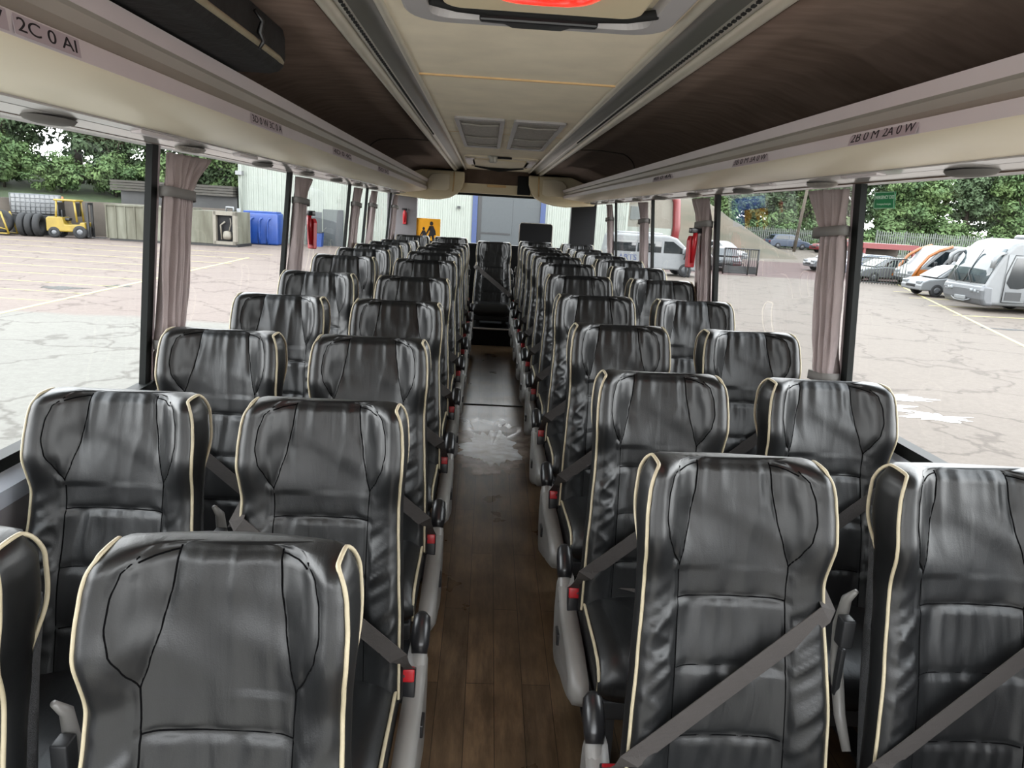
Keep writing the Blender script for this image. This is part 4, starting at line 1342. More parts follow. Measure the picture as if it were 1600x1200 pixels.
mb = MB(); mb.box((-4.75, 49.9, .35), (-4.35, 49.94, .85)); at(mb.build('wall_notice', 'white_paint', bld), bld)
mb = MB(); mb.box((-2.05, 49.7, 1.85), (-1.85, 49.95, 2.0)); at(mb.build('wall_lamp', 'dark_paint', bld), bld)
mb = MB(); mb.tube([(-16.0, 49.75, G), (-16.0, 49.75, 8)], .06, 8); at(mb.build('downpipe', 'steel_wall', bld), bld)
mb = MB(); mb.box((-16.3, 49.5, 3.15), (-15.9, 49.95, 3.4)); at(mb.build('floodlight', 'white_paint', bld), bld)

# small pale building to the right, with red corner
b2 = empty('pale_building', (11, 55, G), 0, 'pale cream building with red corner seen beyond the white minibus', 'building')
mb = MB(); mb.box((9.8, 53, gz(11, 53)), (13.2, 62, 4.6)); at(mb.build('walls', 'pale_wall', b2), b2)
mb = MB(); mb.tube([(13.2, 52.9, -.5), (13.35, 52.9, 1.4), (13.2, 52.9, 3.2), (12.6, 52.9, 4.3), (11.8, 52.9, 4.7)], .28, 8); at(mb.build('red_trim', 'red_paint', b2), b2)
mb = MB(); mb.box((10.0, 52.92, 1.8), (10.9, 53, 2.7)); at(mb.build('window', 'steel_door', b2), b2)
mb = MB(); mb.sheet([(9.8 + .4 * k, 52.95 - .04 * (k % 2)) for k in range(9)], G, 1.3, axis='z', smooth=False); at(mb.build('ribbed_shutter', 'steel_wall', b2), b2)

# low shed with flat dark roof, left
sh = empty('low_shed', (-18.6, 51.0, G), 0, 'low dark shed with slatted flat roof beside the steel building', 'shed')
mb = MB(); mb.box((-24, 50.4, G), (-16.5, 54, 1.75)); at(mb.build('walls', 'dark_paint', sh), sh)
mb = MB()
for k in range(4): mb.box((-24.2, 49.4 + .02 * k, 1.75 + .17 * k), (-16.45, 54.2, 1.75 + .17 * k + .14))
at(mb.build('roof', 'shed_roof', sh), sh)

# retaining wall and bank, left
mb = MB()
for (ax_, ay_, bx_, by_) in ((-60, 32.6, -36, 40.1), (-36, 40.1, -22.4, 47.0), (-22.4, 47.0, -20.8, 48.2), (-20.8, 48.2, -16.4, 49.0)):
    a = Vector((ax_, ay_, 0)); b = Vector((bx_, by_, 0)); dd = (b - a).normalized(); nn = Vector((-dd.y, dd.x, 0)) * .35
    vs = [(q.x, q.y, z) for z in (G, .98) for q in (a, b, b + nn, a + nn)]
    mb.add(vs, [(0, 3, 2, 1), (4, 5, 6, 7), (0, 1, 5, 4), (1, 2, 6, 5), (2, 3, 7, 6), (3, 0, 4, 7)])
rw = mb.build('trim_41', 'concrete'); rw['kind'] = 'structure'; rw['label'] = 'stained concrete retaining wall along the left of the yard'
def mound(nm, x0, x1, y0, y1, hf, material, label):
    mb = MB(); nx, ny = 30, 12
    vs = []
    for j in range(ny + 1):
        for i in range(nx + 1):
            x = x0 + (x1 - x0) * i / nx; y = y0 + (y1 - y0) * j / ny
            vs.append((x, y, hf(x, y) + .25 * noise.noise((x * .3, y * .3, 2))))
    mb.add(vs, [(j * (nx + 1) + i, j * (nx + 1) + i + 1, (j + 1) * (nx + 1) + i + 1, (j + 1) * (nx + 1) + i) for j in range(ny) for i in range(nx)], 0, True)
    o = mb.build(nm, material); o['kind'] = 'structure'; o['label'] = label; return o
def hl(x, y):
    # height of the wooded bank behind the wall
    yl = 45 + (x + 22) * .52 if x < -22 else 48
    return .75 + 3.0 * sstep(0, 26, y - yl)
mb = MB(); vs = []; WL = []
for (ax_, ay_, bx_, by_) in ((-60, 32.6, -36, 40.1), (-36, 40.1, -22.4, 47.0), (-22.4, 47.0, -20.8, 48.2), (-20.8, 48.2, -16.4, 49.0)):
    for k in range(8): WL.append((ax_ + (bx_ - ax_) * k / 8, ay_ + (by_ - ay_) * k / 8))
WL.append((-16.4, 49.0))
OFF = (.2, 1.5, 4, 8, 14, 22, 34)
for (x, y) in WL:
    for q in OFF:
        yy = y + q; vs.append((x - q * .45 * (1 if x < -20.8 else .1), yy, .72 + 3.0 * sstep(0, 26, q) + .2 * noise.noise((x * .4, yy * .4, 2)) * min(1, q)))
n = len(OFF)
mb.add(vs, [(i * n + j, (i + 1) * n + j, (i + 1) * n + j + 1, i * n + j + 1) for i in range(len(WL) - 1) for j in range(n - 1)], 0, True)
o = mb.build('trim_42', 'grass'); o['kind'] = 'structure'; o['label'] = 'grassy wooded bank behind the retaining wall'
mound('trim_43', 13.5, 30, 56, 80, lambda x, y: -.9 + 5.2 * sstep(56, 76, y) * sstep(30, 20, x) , 'brown_bank', 'dry brown bank right of the pale building')
mound('trim_44', 28, 130, 76, 120, lambda x, y: -.6 + 2.5 * sstep(78, 110, y), 'grass', 'green bank under the trees on the right')

# ------------------------------------------------------------------ yard objects, left
omat('auto_glass', '#20282c', .08, spec=.7)
def wheel_mb(c, r, w, axis='y'):
    t = MB(); t.lathe([(r * .55, -w / 2), (r * .9, -w / 2), (r, -w * .32), (r, w * .32), (r * .9, w / 2), (r * .55, w / 2)], c, 20, axis=axis)
    return t
def hub_mb(c, r, w, axis='y'):
    t = MB(); t.lathe([(0, -w * .42), (r * .2, -w * .46), (r * .56, -w * .36), (r * .56, w * .36), (r * .2, w * .46), (0, w * .42)], c, 16, axis=axis)
    return t
def wheel(c, r, w, parent, axis='y', hub='silver_paint'):
    o = wheel_mb(c, r, w, axis).build('wheel', 'rubber', parent)
    hub_mb(c, r, w, axis).build('hub', hub, o); return o

f = empty('forklift', (-23.7, 43.6, G), math.radians(8), 'yellow forklift truck with cab parked by the concrete wall', 'forklift')
mb = MB(); mb.prism([(-1.05, .35), (-1.05, 1.05), (-.95, 1.15), (-.2, 1.15), (-.1, .75), (.65, .75), (.72, .9), (.95, .9), (1.0, .35)], -.55, .55); o = mb.build('chassis', 'yellow_paint', f); bevel(o, .05)
mb = MB()
for (x, x2) in ((-.55, -.45), (.55, .45)):
    for y in (-.48, .48): mb.tube([(x, y, .9), (x2, y, 2.05)], .055, 8)
mb.box((-.58, -.55, 2.03), (.58, .55, 2.13), bev=.03); mb.build('overhead_guard', 'yellow_paint', f)
mb = MB(); mb.box((-.42, -.46, 1.2), (-.40, .46, 1.95)); mb.box((.44, -.46, 1.2), (.46, .46, 1.95)); mb.build('cab_glass', 'auto_glass', f)
mb = MB(); mb.box((-.35, -.22, .95), (.05, .22, 1.1), bev=.03); mb.box((-.4, -.22, 1.05), (-.28, .22, 1.55), bev=.03); mb.build('seat', 'dark_paint', f)
mb = MB()
for y in (-.35, .35): mb.box((1.0, y - .06, .1), (1.12, y + .06, 2.0))
mb.box((1.0, -.4, 1.9), (1.1, .4, 2.0)); mb.box((1.0, -.4, .5), (1.1, .4, .6)); mb.build('mast', 'black_metal', f)
mb = MB()
for y in (-.25, .25): mb.box((1.12, y - .05, .06), (1.9, y + .05, .10)); mb.box((1.12, y - .05, .06), (1.17, y + .05, .7))
mb.build('forks', 'black_metal', f)
mb = MB(); mb.lathe([(0, 2.27), (.05, 2.26), (.06, 2.14), (.06, 2.12)], (-.3, 0, 0), 12); mb.build('beacon', 'orange_paint', f)
for (x, r) in ((-.65, .3), (.68, .36)):
    for y in (-.5, .5): wheel((x, y, r), r, .24, f)

random.seed(5)
for i, (x, y, rz, lb) in enumerate(((-25.2, 43.2, .15, 'large worn black tyre nearest the forklift'), (-25.6, 43.15, .12, 'large worn black tyre in the middle of the leaning row'), (-26.0, 43.1, .15, 'large worn black tyre at the left end of the leaning row'))):
    t = empty('tyre', (x, y, G), rz, lb, 'tyre', 'old tyres by the forklift')
    T = MB(); T.lathe([(.34, -.13), (.5, -.17), (.62, -.13), (.64, 0), (.62, .13), (.5, .17), (.34, .13), (.32, 0), (.34, -.13)], (0, 0, .64), 28, axis='x'); T.build('tread', 'rubber', t)
t = empty('tyre', (-27.05, 42.85, G), .1, 'black tyre standing inside the yellow trolley', 'tyre', 'old tyres by the forklift')
T = MB(); T.lathe([(.34, -.13), (.5, -.17), (.62, -.13), (.64, 0), (.62, .13), (.5, .17), (.34, .13), (.32, 0), (.34, -.13)], (0, 0, .74), 28, axis='y'); T.build('tread', 'rubber', t)
t = empty('trolley', (-27.05, 42.75, G), 0, 'yellow steel frame trolley at the far left by the wall', 'trolley')
mb = MB()
for y in (-.3, .5):
    mb.tube([(-.65, y, .1), (-.65, y, 1.25)], .04, 6); mb.tube([(.6, y, .1), (.25, y, 1.3)], .05, 6); mb.tube([(-.65, y, .12), (.6, y, .12)], .04, 6)
mb.tube([(-.65, -.3, .55), (.5, -.3, .35)], .04, 6); mb.tube([(-.65, -.3, 1.2), (-.65, .5, 1.2)], .04, 6); mb.build('frame', 'yellow_paint', t)
mb = MB(); mb.box((-.6, -.3, .06), (.55, .5, .1)); mb.build('deck', 'black_metal', t)

t = empty('water_tank', (-26.0, 44.75, G), math.radians(20), 'white caged plastic bulk tank on crates beside the forklift', 'tank')
mb = MB(); mb.box((-1.3, -.55, 1.2), (1.1, .55, 2.3), bev=.08); mb.build('tank', 'white_paint', t)
mb = MB()
for k in range(11): mb.tube([(-1.32 + .244 * k, -.58, 1.15), (-1.32 + .244 * k, -.58, 2.32)], .018, 5)
for k in range(6): mb.tube([(-1.33, -.58, 1.15 + .232 * k), (1.12, -.58, 1.15 + .232 * k)], .018, 5)
mb.build('cage', 'silver_paint', t)
mb = MB(); mb.box((-1.3, -.55, 0), (-.1, .55, 1.12)); mb.box((-.05, -.55, 0), (1.1, .55, 1.12)); mb.build('crate', 'dark_paint', t)

t = empty('container', (-19.35, 43.2, G), math.radians(-3), 'long weathered pale green steel container by the yard wall', 'container')
mb = MB(); mb.box((-2.2, 0, .12), (2.2, 2.4, 2.0)); 
for k in range(9): mb.box((-2.2 + .54 * k, -.05, .15), (-2.13 + .54 * k, 0, 1.97))
mb.build('body', 'skip_paint', t)
mb = MB(); mb.box((-2.25, -.07, 1.93), (2.25, 2.45, 2.03)); mb.build('rim', 'skip_paint', t)
mb = MB(); mb.box((-2.1, .1, 0), (2.1, .3, .14)); mb.box((-2.1, 2.1, 0), (2.1, 2.3, .14)); mb.build('skid', 'black_metal', t)
mb = MB(); mb.tube([(.9, .4, 2.0), (.9, .4, 2.3), (1.3, .4, 2.3), (1.3, .4, 2.0)], .06, 8); mb.build('pipe', 'white_paint', t)

t = empty('generator_unit', (-15.5, 43.2, G), math.radians(-4), 'weathered cream machine housing with open end panel showing an engine', 'generator')
mb = MB(); mb.box((-1.35, .0, .15), (.05, 2.3, 1.95)); mb.box((.05, .3, .15), (1.2, 2.3, 1.95)); mb.build('housing', 'skip_paint', t)
mb = MB(); mb.box((.0, -.02, 1.75), (1.25, .3, 1.97)); mb.box((.0, -.02, .12), (1.25, .3, .3)); mb.box((-.05, -.02, .12), (.12, .3, 1.95)); mb.box((1.08, -.02, .12), (1.25, .3, 1.95)); mb.build('end_frame', 'pale_wall', t)
mb = MB(); mb.box((.12, .25, .3), (1.08, .29, 1.75)); mb.build('dark_interior', 'black_panel', t)
mb = MB(); mb.lathe([(0, .1), (.22, .12), (.26, .3), (.2, .55), (.0, .6)], (.72, .12, .3), 16); mb.tube([(.4, .1, .4), (.35, .1, 1.2), (.6, .12, 1.4)], .05, 6); mb.tube([(.8, .1, .8), (.95, .1, 1.3), (.9, .1, 1.6)], .03, 6); mb.build('engine', 'pale_wall', t)
mb = MB(); mb.box((-1.4, .1, 0), (1.3, 2.2, .16)); mb.build('skid', 'black_metal', t)
mb = MB(); mb.tube([(.5, .6, 1.95), (.5, .6, 2.2), (.9, .6, 2.2), (.9, .6, 1.95)], .06, 8); mb.lathe([(.12, 1.95), (.12, 2.15), (0, 2.17)], (1.05, 1.0, 0), 12); mb.build('pipe', 'white_paint', t)

t = empty('blue_tank', (-14.05, 47.6, G), 0, 'bright blue ribbed plastic tank in front of the steel building', 'tank')
mb = MB(); mb.box((-1.12, -.7, 0), (1.12, .7, 1.95), bev=.14); mb.build('body', 'blue_plastic', t)
for x in (-.45, .1, .6):
    mb = MB(); mb.tube([(x - .12, -.68, .05), (x - .12, -.74, .5), (x - .1, -.74, 1.4), (x, -.72, 1.6), (x + .1, -.68, 1.62)], .07, 8); mb.build('rib', 'blue_plastic', t)
mb = MB(); mb.box((-1.0, -.6, 1.93), (1.0, .6, 2.03), bev=.04); mb.build('lid', 'blue_plastic', t)
t = empty('bin', (-10.9, 48.6, G), 0, 'small blue bin at the foot of the steel building', 'bin')
mb = MB(); mb.prism([(-.3, 0), (.3, 0), (.36, .85), (-.36, .85)], -.3, .3); mb.build('body', 'blue_plastic', t)
mb = MB(); mb.box((-.38, -.34, .85), (.38, .34, .93), bev=.02); mb.build('lid', 'dark_paint', t)

t = empty('ladder_frame', (-19.3, 46.4, G), 0, 'blue steel ladder frame leaning above the containers', 'ladder')
for x in (-.28, .0, .28):
    mb = MB(); mb.tube([(x - .2, -.2, 0), (x + .3, .7, 4.25)], .035, 6); mb.build('rail', 'blue_paint', t)
for k in range(12):
    q = .1 + k * .08
    mb = MB(); mb.tube([(-.48 + .5 * q, -.2 + .9 * q, 4.25 * q), (.08 + .5 * q, -.2 + .9 * q, 4.25 * q)], .025, 5); mb.build('rung', 'blue_paint', t)

# ------------------------------------------------------------------ vehicles
def car(name, loc, rz, label, paint, L=4.2, W=1.75, Hh=1.45, cat='car', group=None):
    """forward = +x"""
    t = empty(name, loc, rz, label, cat, group)
    h = L / 2
    low = [(-h, .35), (-h - .02, .6), (-h + .05, .85), (-h + .25, .92), (h * .35, .93), (h - .35, .82), (h - .05, .68), (h + .02, .5), (h, .28), (-h + .1, .25)]
    mb = MB(); mb.prism(low, -W / 2, W / 2); o = mb.build('body', paint, t); bevel(o, .09, 3)
    top = [(-h + .25, .9), (-h + .55, Hh - .12), (-h + 1.0, Hh), (h * .1, Hh), (h * .28, Hh - .08), (h * .62, .9)]
    mb = MB(); n = len(top)
    vs = []
    for s in (-1, 1):
        for (x, z) in top: vs.append((x, s * (W / 2 - .05 - .17 * (z - .9) / (Hh - .9)), z))
    mb.add(vs, [tuple(range(n)), tuple(range(2 * n - 1, n - 1, -1))] + [(i, n + i, n + (i + 1) % n, (i + 1) % n) for i in range(n)])
    o = mb.build('cabin', paint, t); bevel(o, .05, 2)
    g = MB()
    def inset(pts, s):
        vs = [(x, s * (W / 2 - .04 - .17 * (z - .9) / (Hh - .9)), z) for x, z in pts]; return vs
    for s in (-1, 1):
        g.add(inset([(-h + .5, .96), (-h + .72, Hh - .16), (-.22, Hh - .1), (-.22, .96)], s), [(0, 1, 2, 3)])
        g.add(inset([(-.14, .96), (-.14, Hh - .1), (h * .1, Hh - .11), (h * .48, .96)], s), [(0, 1, 2, 3)])
    k = W / 2 - .2
    g.add([(h * .13, -k + .05, Hh - .03), (h * .13, k - .05, Hh - .03), (h * .3, k - .02, Hh - .10), (h * .63, k + .05, .93), (h * .63, -k - .05, .93), (h * .3, -k + .02, Hh - .10)], [(0, 1, 2, 5), (5, 2, 3, 4)])
    g.add([(-h + .23, -k, .96), (-h + .23, k, .96), (-h + .52, k - .04, Hh - .14), (-h + .52, -k + .04, Hh - .14)], [(0, 1, 2, 3)])
    go = g.build('windows', 'auto_glass', t); solid(go, .02, 0)
    for x in (-h + .8, h - .8):
        for y in (-W / 2 + .08, W / 2 - .08): wheel((x, y, .31), .31, .2, t)
    for y in (-W / 2 + .28, W / 2 - .28):
        mb = MB(); mb.box((h - .16, y - .2, .6), (h + .02, y + .2, .74), bev=.03); mb.build('headlight', 'lamp_glass', t)
        mb = MB(); mb.box((-h - .03, y - .16, .62), (-h + .1, y + .16, .82), bev=.03); mb.build('tail_light', 'red_paint', t)
    mb = MB(); mb.box((h - .1, -.4, .42), (h + .03, .4, .56), bev=.02); mb.build('grille', 'black_metal', t)
    return t

# white coaches facing the yard
def coach(loc, label, lower):
    t = empty('coach', loc, 0, label, 'coach', None)   # heads towards -x; near side is -y
    HW = 1.27
    prof = [(.12, .28), (-.02, .55), (-.06, .85), (.02, 1.12), (.28, 1.75), (.62, 2.42), (.95, 2.76), (1.5, 2.9), (11.6, 2.93), (11.9, 2.7), (11.9, .3)]
    mb = MB(); mb.prism(prof, -HW, HW); o = mb.build('body', 'white_paint', t); bevel(o, .14, 4)
    # silver bumper
    mb = MB(); mb.prism([(.1, .24), (-.05, .5), (-.09, .85), (-.02, 1.08), (.4, 1.06), (.5, .24)], -HW - .012, HW + .012); o = mb.build('bumper', lower, t); bevel(o, .12, 3)
    mb = MB()
    vs = []
    for q in range(9):
        y = -HW + .06 + (2 * HW - .12) * q / 8; cv = .03 * (abs(y) / HW) ** 3
        vs += [(-.01 + cv, y, 1.12), (.25 + cv, y, 1.75), (.63 + cv, y, 2.50)]
    mb.add(vs, [(3 * q + k, 3 * q + 3 + k, 3 * q + 4 + k, 3 * q + 1 + k) for q in range(8) for k in range(2)], 0, True)
    w = mb.build('windscreen', 'auto_glass_light', t); solid(w, .04, 0)
    mb = MB(); mb.tube([(-.08, 0, 1.12), (.22, 0, 1.78), (.54, 0, 2.42)], .018, 6); mb.build('screen_bar', 'black_metal', t)
    for y in (-.5, .45):
        mb = MB(); mb.tube([(-.08, y, 1.1), (.0, y + .35, 1.4), (.14, y + .55, 1.6)], .02, 5); mb.build('wiper', 'black_metal', t)
    for y in (-.85, .85):
        for k in range(3):
            mb = MB(); mb.lathe([(0, -.05), (.07, -.04), (.09, .02), (.09, .06)], (-.1 + .03 * k, y - .2 + .2 * k if y > 0 else y + .2 - .2 * k, .82 - .02 * k), 14, axis='x'); mb.build('headlight', 'lamp_glass', t)
    mb = MB(); mb.box((-.115, -.35, .4), (-.05, .35, .56), bev=.02); mb.build('number_plate', 'white_paint', t)
    mb = MB(); mb.tube([(-.06, -.6, .46), (-.1, -.3, .36), (-.1, .3, .36), (-.06, .6, .46)], .03, 6); mb.build('lower_grille', 'silver_paint', t)
    # mirrors drooping from the roof
    for s in (-1, 1):
        mb = MB(); mb.tube([(.75, s * (HW - .1), 2.35), (.35, s * (HW + .05), 2.3), (.12, s * (HW + .1), 2.12), (.08, s * (HW + .1), 1.75)], [.05, .07, .10, .09], 10); mb.build('mirror', 'white_paint', t)
    # passenger door with tall glass
    dr = MB(); dr.box((.72, -HW - .03, .42), (1.72, -HW + .02, 2.3), bev=.02); dr = dr.build('door', 'white_paint', t)
    g = MB(); g.prism([(.82, 1.2), (.95, 1.85), (1.05, 2.18), (1.62, 2.2), (1.62, 1.05), (1.3, .98), (1.0, 1.0)], -HW - .045, -HW - .03); g.build('door_glass', 'auto_glass', dr)
    g = MB(); g.box((.85, -HW - .045, .52), (1.5, -HW - .03, .85)); g.build('vent_panel', 'dark_paint', dr)
    g = MB(); g.tube([(.74, -HW - .04, .44), (.74, -HW - .04, 1.5), (.98, -HW - .04, 2.28), (1.7, -HW - .04, 2.28), (1.7, -HW - .04, .44), (.74, -HW - .04, .44)], .018, 5); g.build('door_seal', 'black_metal', dr)
    for k in range(5):
        mb = MB(); x0 = 1.85 + k * 1.95
        mb.box((x0, -HW - .02, 1.35), (x0 + 1.85, -HW + .02, 2.5)); mb.build('side_window', 'auto_glass', t)
    mb = MB(); mb.tube([(1.85, -HW - .015, 1.0), (1.85, -HW - .015, .35)], .01, 5); mb.tube([(3.0, -HW - .015, 1.25), (11.5, -HW - .015, 1.25)], .012, 5); mb.build('panel_line', 'silver_paint', t)
    mb = MB(); mb.lathe([(0, -.02), (.05, -.01), (.05, .01)], (2.35, -HW, .62), 12, axis='y'); mb.build('marker_light', 'orange_paint', t)
    mb = MB(); mb.box((2.4, -1.0, 2.9), (5.2, 1.0, 3.08), bev=.08); mb.build('air_unit', 'white_paint', t)
    for x in (2.9, 9.4):
        for y in (-HW + .12, HW - .12): wheel((x, y, .5), .5, .3, t)
    return t
omat('auto_glass_light', '#5d686c', .08, spec=.7, col2='#39464a', vscale=1.2)
coach((19.6, 29.7, G), 'white coach with raked windscreen and glazed door, nearest in the right-hand row', 'silver_paint')
coach((21.9, 32.95, G), 'second white coach mostly hidden behind the nearest white coach', 'white_paint')

def minibus(name, loc, rz, label, paint, arch, L=5.2, W=1.95, Hh=2.25, nose=.9, cat='minibus'):
    """heads towards +x"""
    t = empty(name, loc, rz, label, cat)
    h = L / 2
    prof = [(-h, .35), (-h - .03, 1.2), (-h + .1, Hh - .08), (-h + .4, Hh), (h - nose - 1.0, Hh), (h - nose - .55, Hh - .12), (h - .55, 1.2), (h - .1, 1.0), (h + .02, .7), (h, .32)]
    mb = MB(); mb.prism(prof, -W / 2, W / 2); o = mb.build('body', paint, t); bevel(o, .10, 3)
    mb = MB(); k = W / 2 - .12
    mb.add([(h - .60, -k, 1.23), (h - .60, k, 1.23), (h - nose - .54, k - .08, Hh - .18), (h - nose - .54, -k + .08, Hh - .18)], [(0, 1, 2, 3)]); o = mb.build('windscreen', 'auto_glass', t); solid(o, .03, 1 if False else 0)
    for s in (-1, 1):
        for (a, b) in ((-h + .25, -h + 1.5), (-h + 1.58, -h + 2.85)):
            mb = MB(); mb.box((a, s * W / 2 - .015, 1.2), (b, s * W / 2 + .015, Hh - .3), bev=.01); mb.build('side_window', 'auto_glass', t)
        mb = MB(); mb.prism([(-h + 2.98, 1.2), (-h + 2.98, Hh - .3), (h - nose - .75, Hh - .3), (h - .75, 1.2)], s * W / 2 - .015, s * W / 2 + .015); mb.build('side_window', 'auto_glass', t)
        if arch:
            mb = MB(); mb.tube([(h + .0, s * (W / 2 + .01), .5), (h - .35, s * (W / 2 + .01), 1.2), (h - .75, s * (W / 2 + .01), 1.75), (h - 1.3, s * (W / 2 + .01), 2.1), (h - 2.0, s * (W / 2 + .01), Hh)], .09, 8); mb.build('curved_pillar', arch, t)
            mb = MB(); mb.box((-h + .05, s * W / 2 - .01, .4), (h - .15, s * W / 2 + .02, 1.02), bev=.01); mb.build('lower_panel', arch, t)
        mb = MB(); mb.box((h - 1.15, s * (W / 2 + .02), 1.2), (h - 1.0, s * (W / 2 + .26), 1.5), bev=.04); mb.build('mirror', 'white_paint' if not arch else 'dark_paint', t)
    for x in (-h + .95, h - .9):
        for y in (-W / 2 + .1, W / 2 - .1): wheel((x, y, .36), .36, .22, t)
    for y in (-W / 2 + .3, W / 2 - .3):
        mb = MB(); mb.box((h - .15, y - .18, .72), (h + .03, y + .18, .92), bev=.04); mb.build('headlight', 'lamp_glass', t)
    mb = MB(); mb.box((h - .1, -W / 2 + .1, .3), (h + .08, W / 2 - .1, .55), bev=.05); mb.build('bumper', 'silver_paint' if not arch else 'dark_paint', t)
    return t
wb = minibus('minibus', (8.85, 39.9, G), 0, 'white minibus with blue lettering seen through the rear right windows', 'white_paint', None, L=5.1, Hh=2.1)
mb = MB(); mb.box((-2.0, -.6, 2.05), (.4, .6, 2.2), bev=.05); mb.build('roof_pod', 'white_paint', wb)
text('lettering', 'ARTS', .42, frame_mtx((-1.45, -.99, .88), (1, 0, 0), (0, 0, 1)), 'blue_paint', wb, .004)
minibus('minibus', (26.2, 41.6, G), math.pi, 'orange and white minibus with curved orange front pillar', 'white_paint', 'orange_paint', L=4.9, Hh=2.35)
minibus('minibus', (26.6, 38.3, G), math.pi, 'white minibus with curved grey front pillar beside the orange minibus', 'white_paint', 'dark_paint', L=4.9, Hh=2.4)
car('car', (22.9, 35.55, G), math.pi, 'white car parked between the coaches and the orange minibus', 'white_paint', Hh=1.5)
car('car', (24.4, 44.3, G), math.pi, 'silver car behind the railings, nearest the orange minibus', 'silver_paint')
car('car', (24.6, 47.3, gz(24.6, 47.3)), math.pi, 'dark blue-grey car behind the silver car at the railings', 'blue_car_paint')
car('car', (24.2, 50.5, gz(24.2, 50.5)), math.pi, 'pale silver car furthest back under the red canopy', 'silver_paint')
car('car', (15.1, 47.2, gz(15.1, 47.2)), math.radians(-100), 'dark car parked behind the black gate', 'dark_paint')
car('car', (17.0, 54.5, gz(17.0, 54.5)), math.radians(-60), 'white car beyond the dark car and the black gate', 'white_paint')
car('car', (25.3, 74.5, gz(25.3, 74.5)), math.radians(5), 'white car by the far fence', 'white_paint')
car('car', (30.3, 75.0, gz(30.3, 75)), math.radians(5), 'grey-blue car by the far fence', 'blue_car_paint')
car('car', (33.4, 71.0, gz(33.4, 71)), math.radians(185), 'red car by the far fence', 'red_paint')

# person by the white minibus
p = empty('person', (10.55, 38.55, G), math.radians(200), 'person in dark clothes standing beside the white minibus', 'person')
def skinned(name, verts, edges, radii, material, parent, root=0):
    me = bpy.data.meshes.new(name); me.from_pydata(verts, edges, []); o = link(name, me, parent)
    me.materials.append(M[material])
    sk = o.modifiers.new('skin', 'SKIN'); 
    for v, r in zip(me.skin_vertices[0].data, radii): v.radius = (r, r); v.use_root = False
    me.skin_vertices[0].data[root].use_root = True
    ss = o.modifiers.new('sub', 'SUBSURF'); ss.levels = 2; ss.render_levels = 2
    sk.use_smooth_shade = True
    return o
V = [(0, 0, .92), (0, 0, 1.1), (0, 0, 1.32), (0, 0, 1.46), (0, -.01, 1.58), (0, -.01, 1.70), (-.1, 0, .88), (-.11, -.02, .48), (-.11, .02, .08), (-.11, -.12, .04), (.1, 0, .88), (.11, -.02, .48), (.12, .02, .08), (.13, -.12, .04), (-.19, 0, 1.40), (-.25, .02, 1.12), (-.24, -.06, .88), (.19, 0, 1.40), (.25, .02, 1.12), (.22, -.12, .92)]
Ed = [(0, 1), (1, 2), (2, 3), (3, 4), (4, 5), (0, 6), (6, 7), (7, 8), (8, 9), (0, 10), (10, 11), (11, 12), (12, 13), (2, 14), (14, 15), (15, 16), (2, 17), (17, 18), (18, 19)]
Rd = [.14, .135, .16, .06, .09, .085, .095, .065, .05, .045, .095, .065, .05, .045, .07, .05, .035, .07, .05, .035]
skinned('body', V, Ed, Rd, 'cloth_dark', p)
mb = MB(); mb.lathe([(0, -.115), (.05, -.1), (.078, -.04), (.08, .03), (.06, .09), (0, .115)], (0, -.025, 1.655), 14); o = mb.build('face', 'skin', p)
mb = MB(); mb.lathe([(.085, -.02), (.088, .04), (.068, .1), (0, .128)], (0, .0, 1.66), 14); mb.build('hair', 'dark_paint', p)

# gates, fences, canopy, pole
t = empty('gate', (15.05, 43.6, G), math.radians(-4), 'black barred steel gate standing open at the yard entrance', 'gate')
mb = MB()
for (a, b) in (((-1.0, .1), (1.0, .1)), ((-1.0, 1.5), (1.0, 1.5))): mb.tube([(a[0], 0, a[1]), (b[0], 0, b[1])], .04, 6)
for x in (-1.0, .45, 1.0): mb.tube([(x, 0, .0), (x, 0, 1.52)], .045, 6)
mb.build('frame', 'black_metal', t)
mb = MB()
for k in range(16): mb.tube([(-.95 + .125 * k, 0, .1), (-.95 + .125 * k, 0, 1.5)], .018, 5)
mb.build('bars', 'black_metal', t)
mb = MB(); mb.box((-1.0, -.02, .1), (1.0, .02, .5)); mb.build('kick_plate', 'black_metal', t)
t = empty('railing', (22.2, 41.0, G), math.radians(-3), 'row of dark railings in front of the parked silver cars', 'railing')
mb = MB(); mb.tube([(-1.35, 0, .15), (1.35, 0, .15)], .03, 6); mb.tube([(-1.3, 0, 1.5), (1.35, 0, 1.5)], .03, 6); mb.build('rails', 'black_metal', t)
mb = MB()
for k in range(17): mb.tube([(-1.25 + .16 * k, 0, .05), (-1.25 + .16 * k, 0, 1.62)], .022, 5)
mb.build('bars', 'palisade', t)
mb = MB(); mb.tube([(-1.42, 0, 0), (-1.25, 0, 1.75)], .07, 8); mb.build('post', 'black_metal', t)

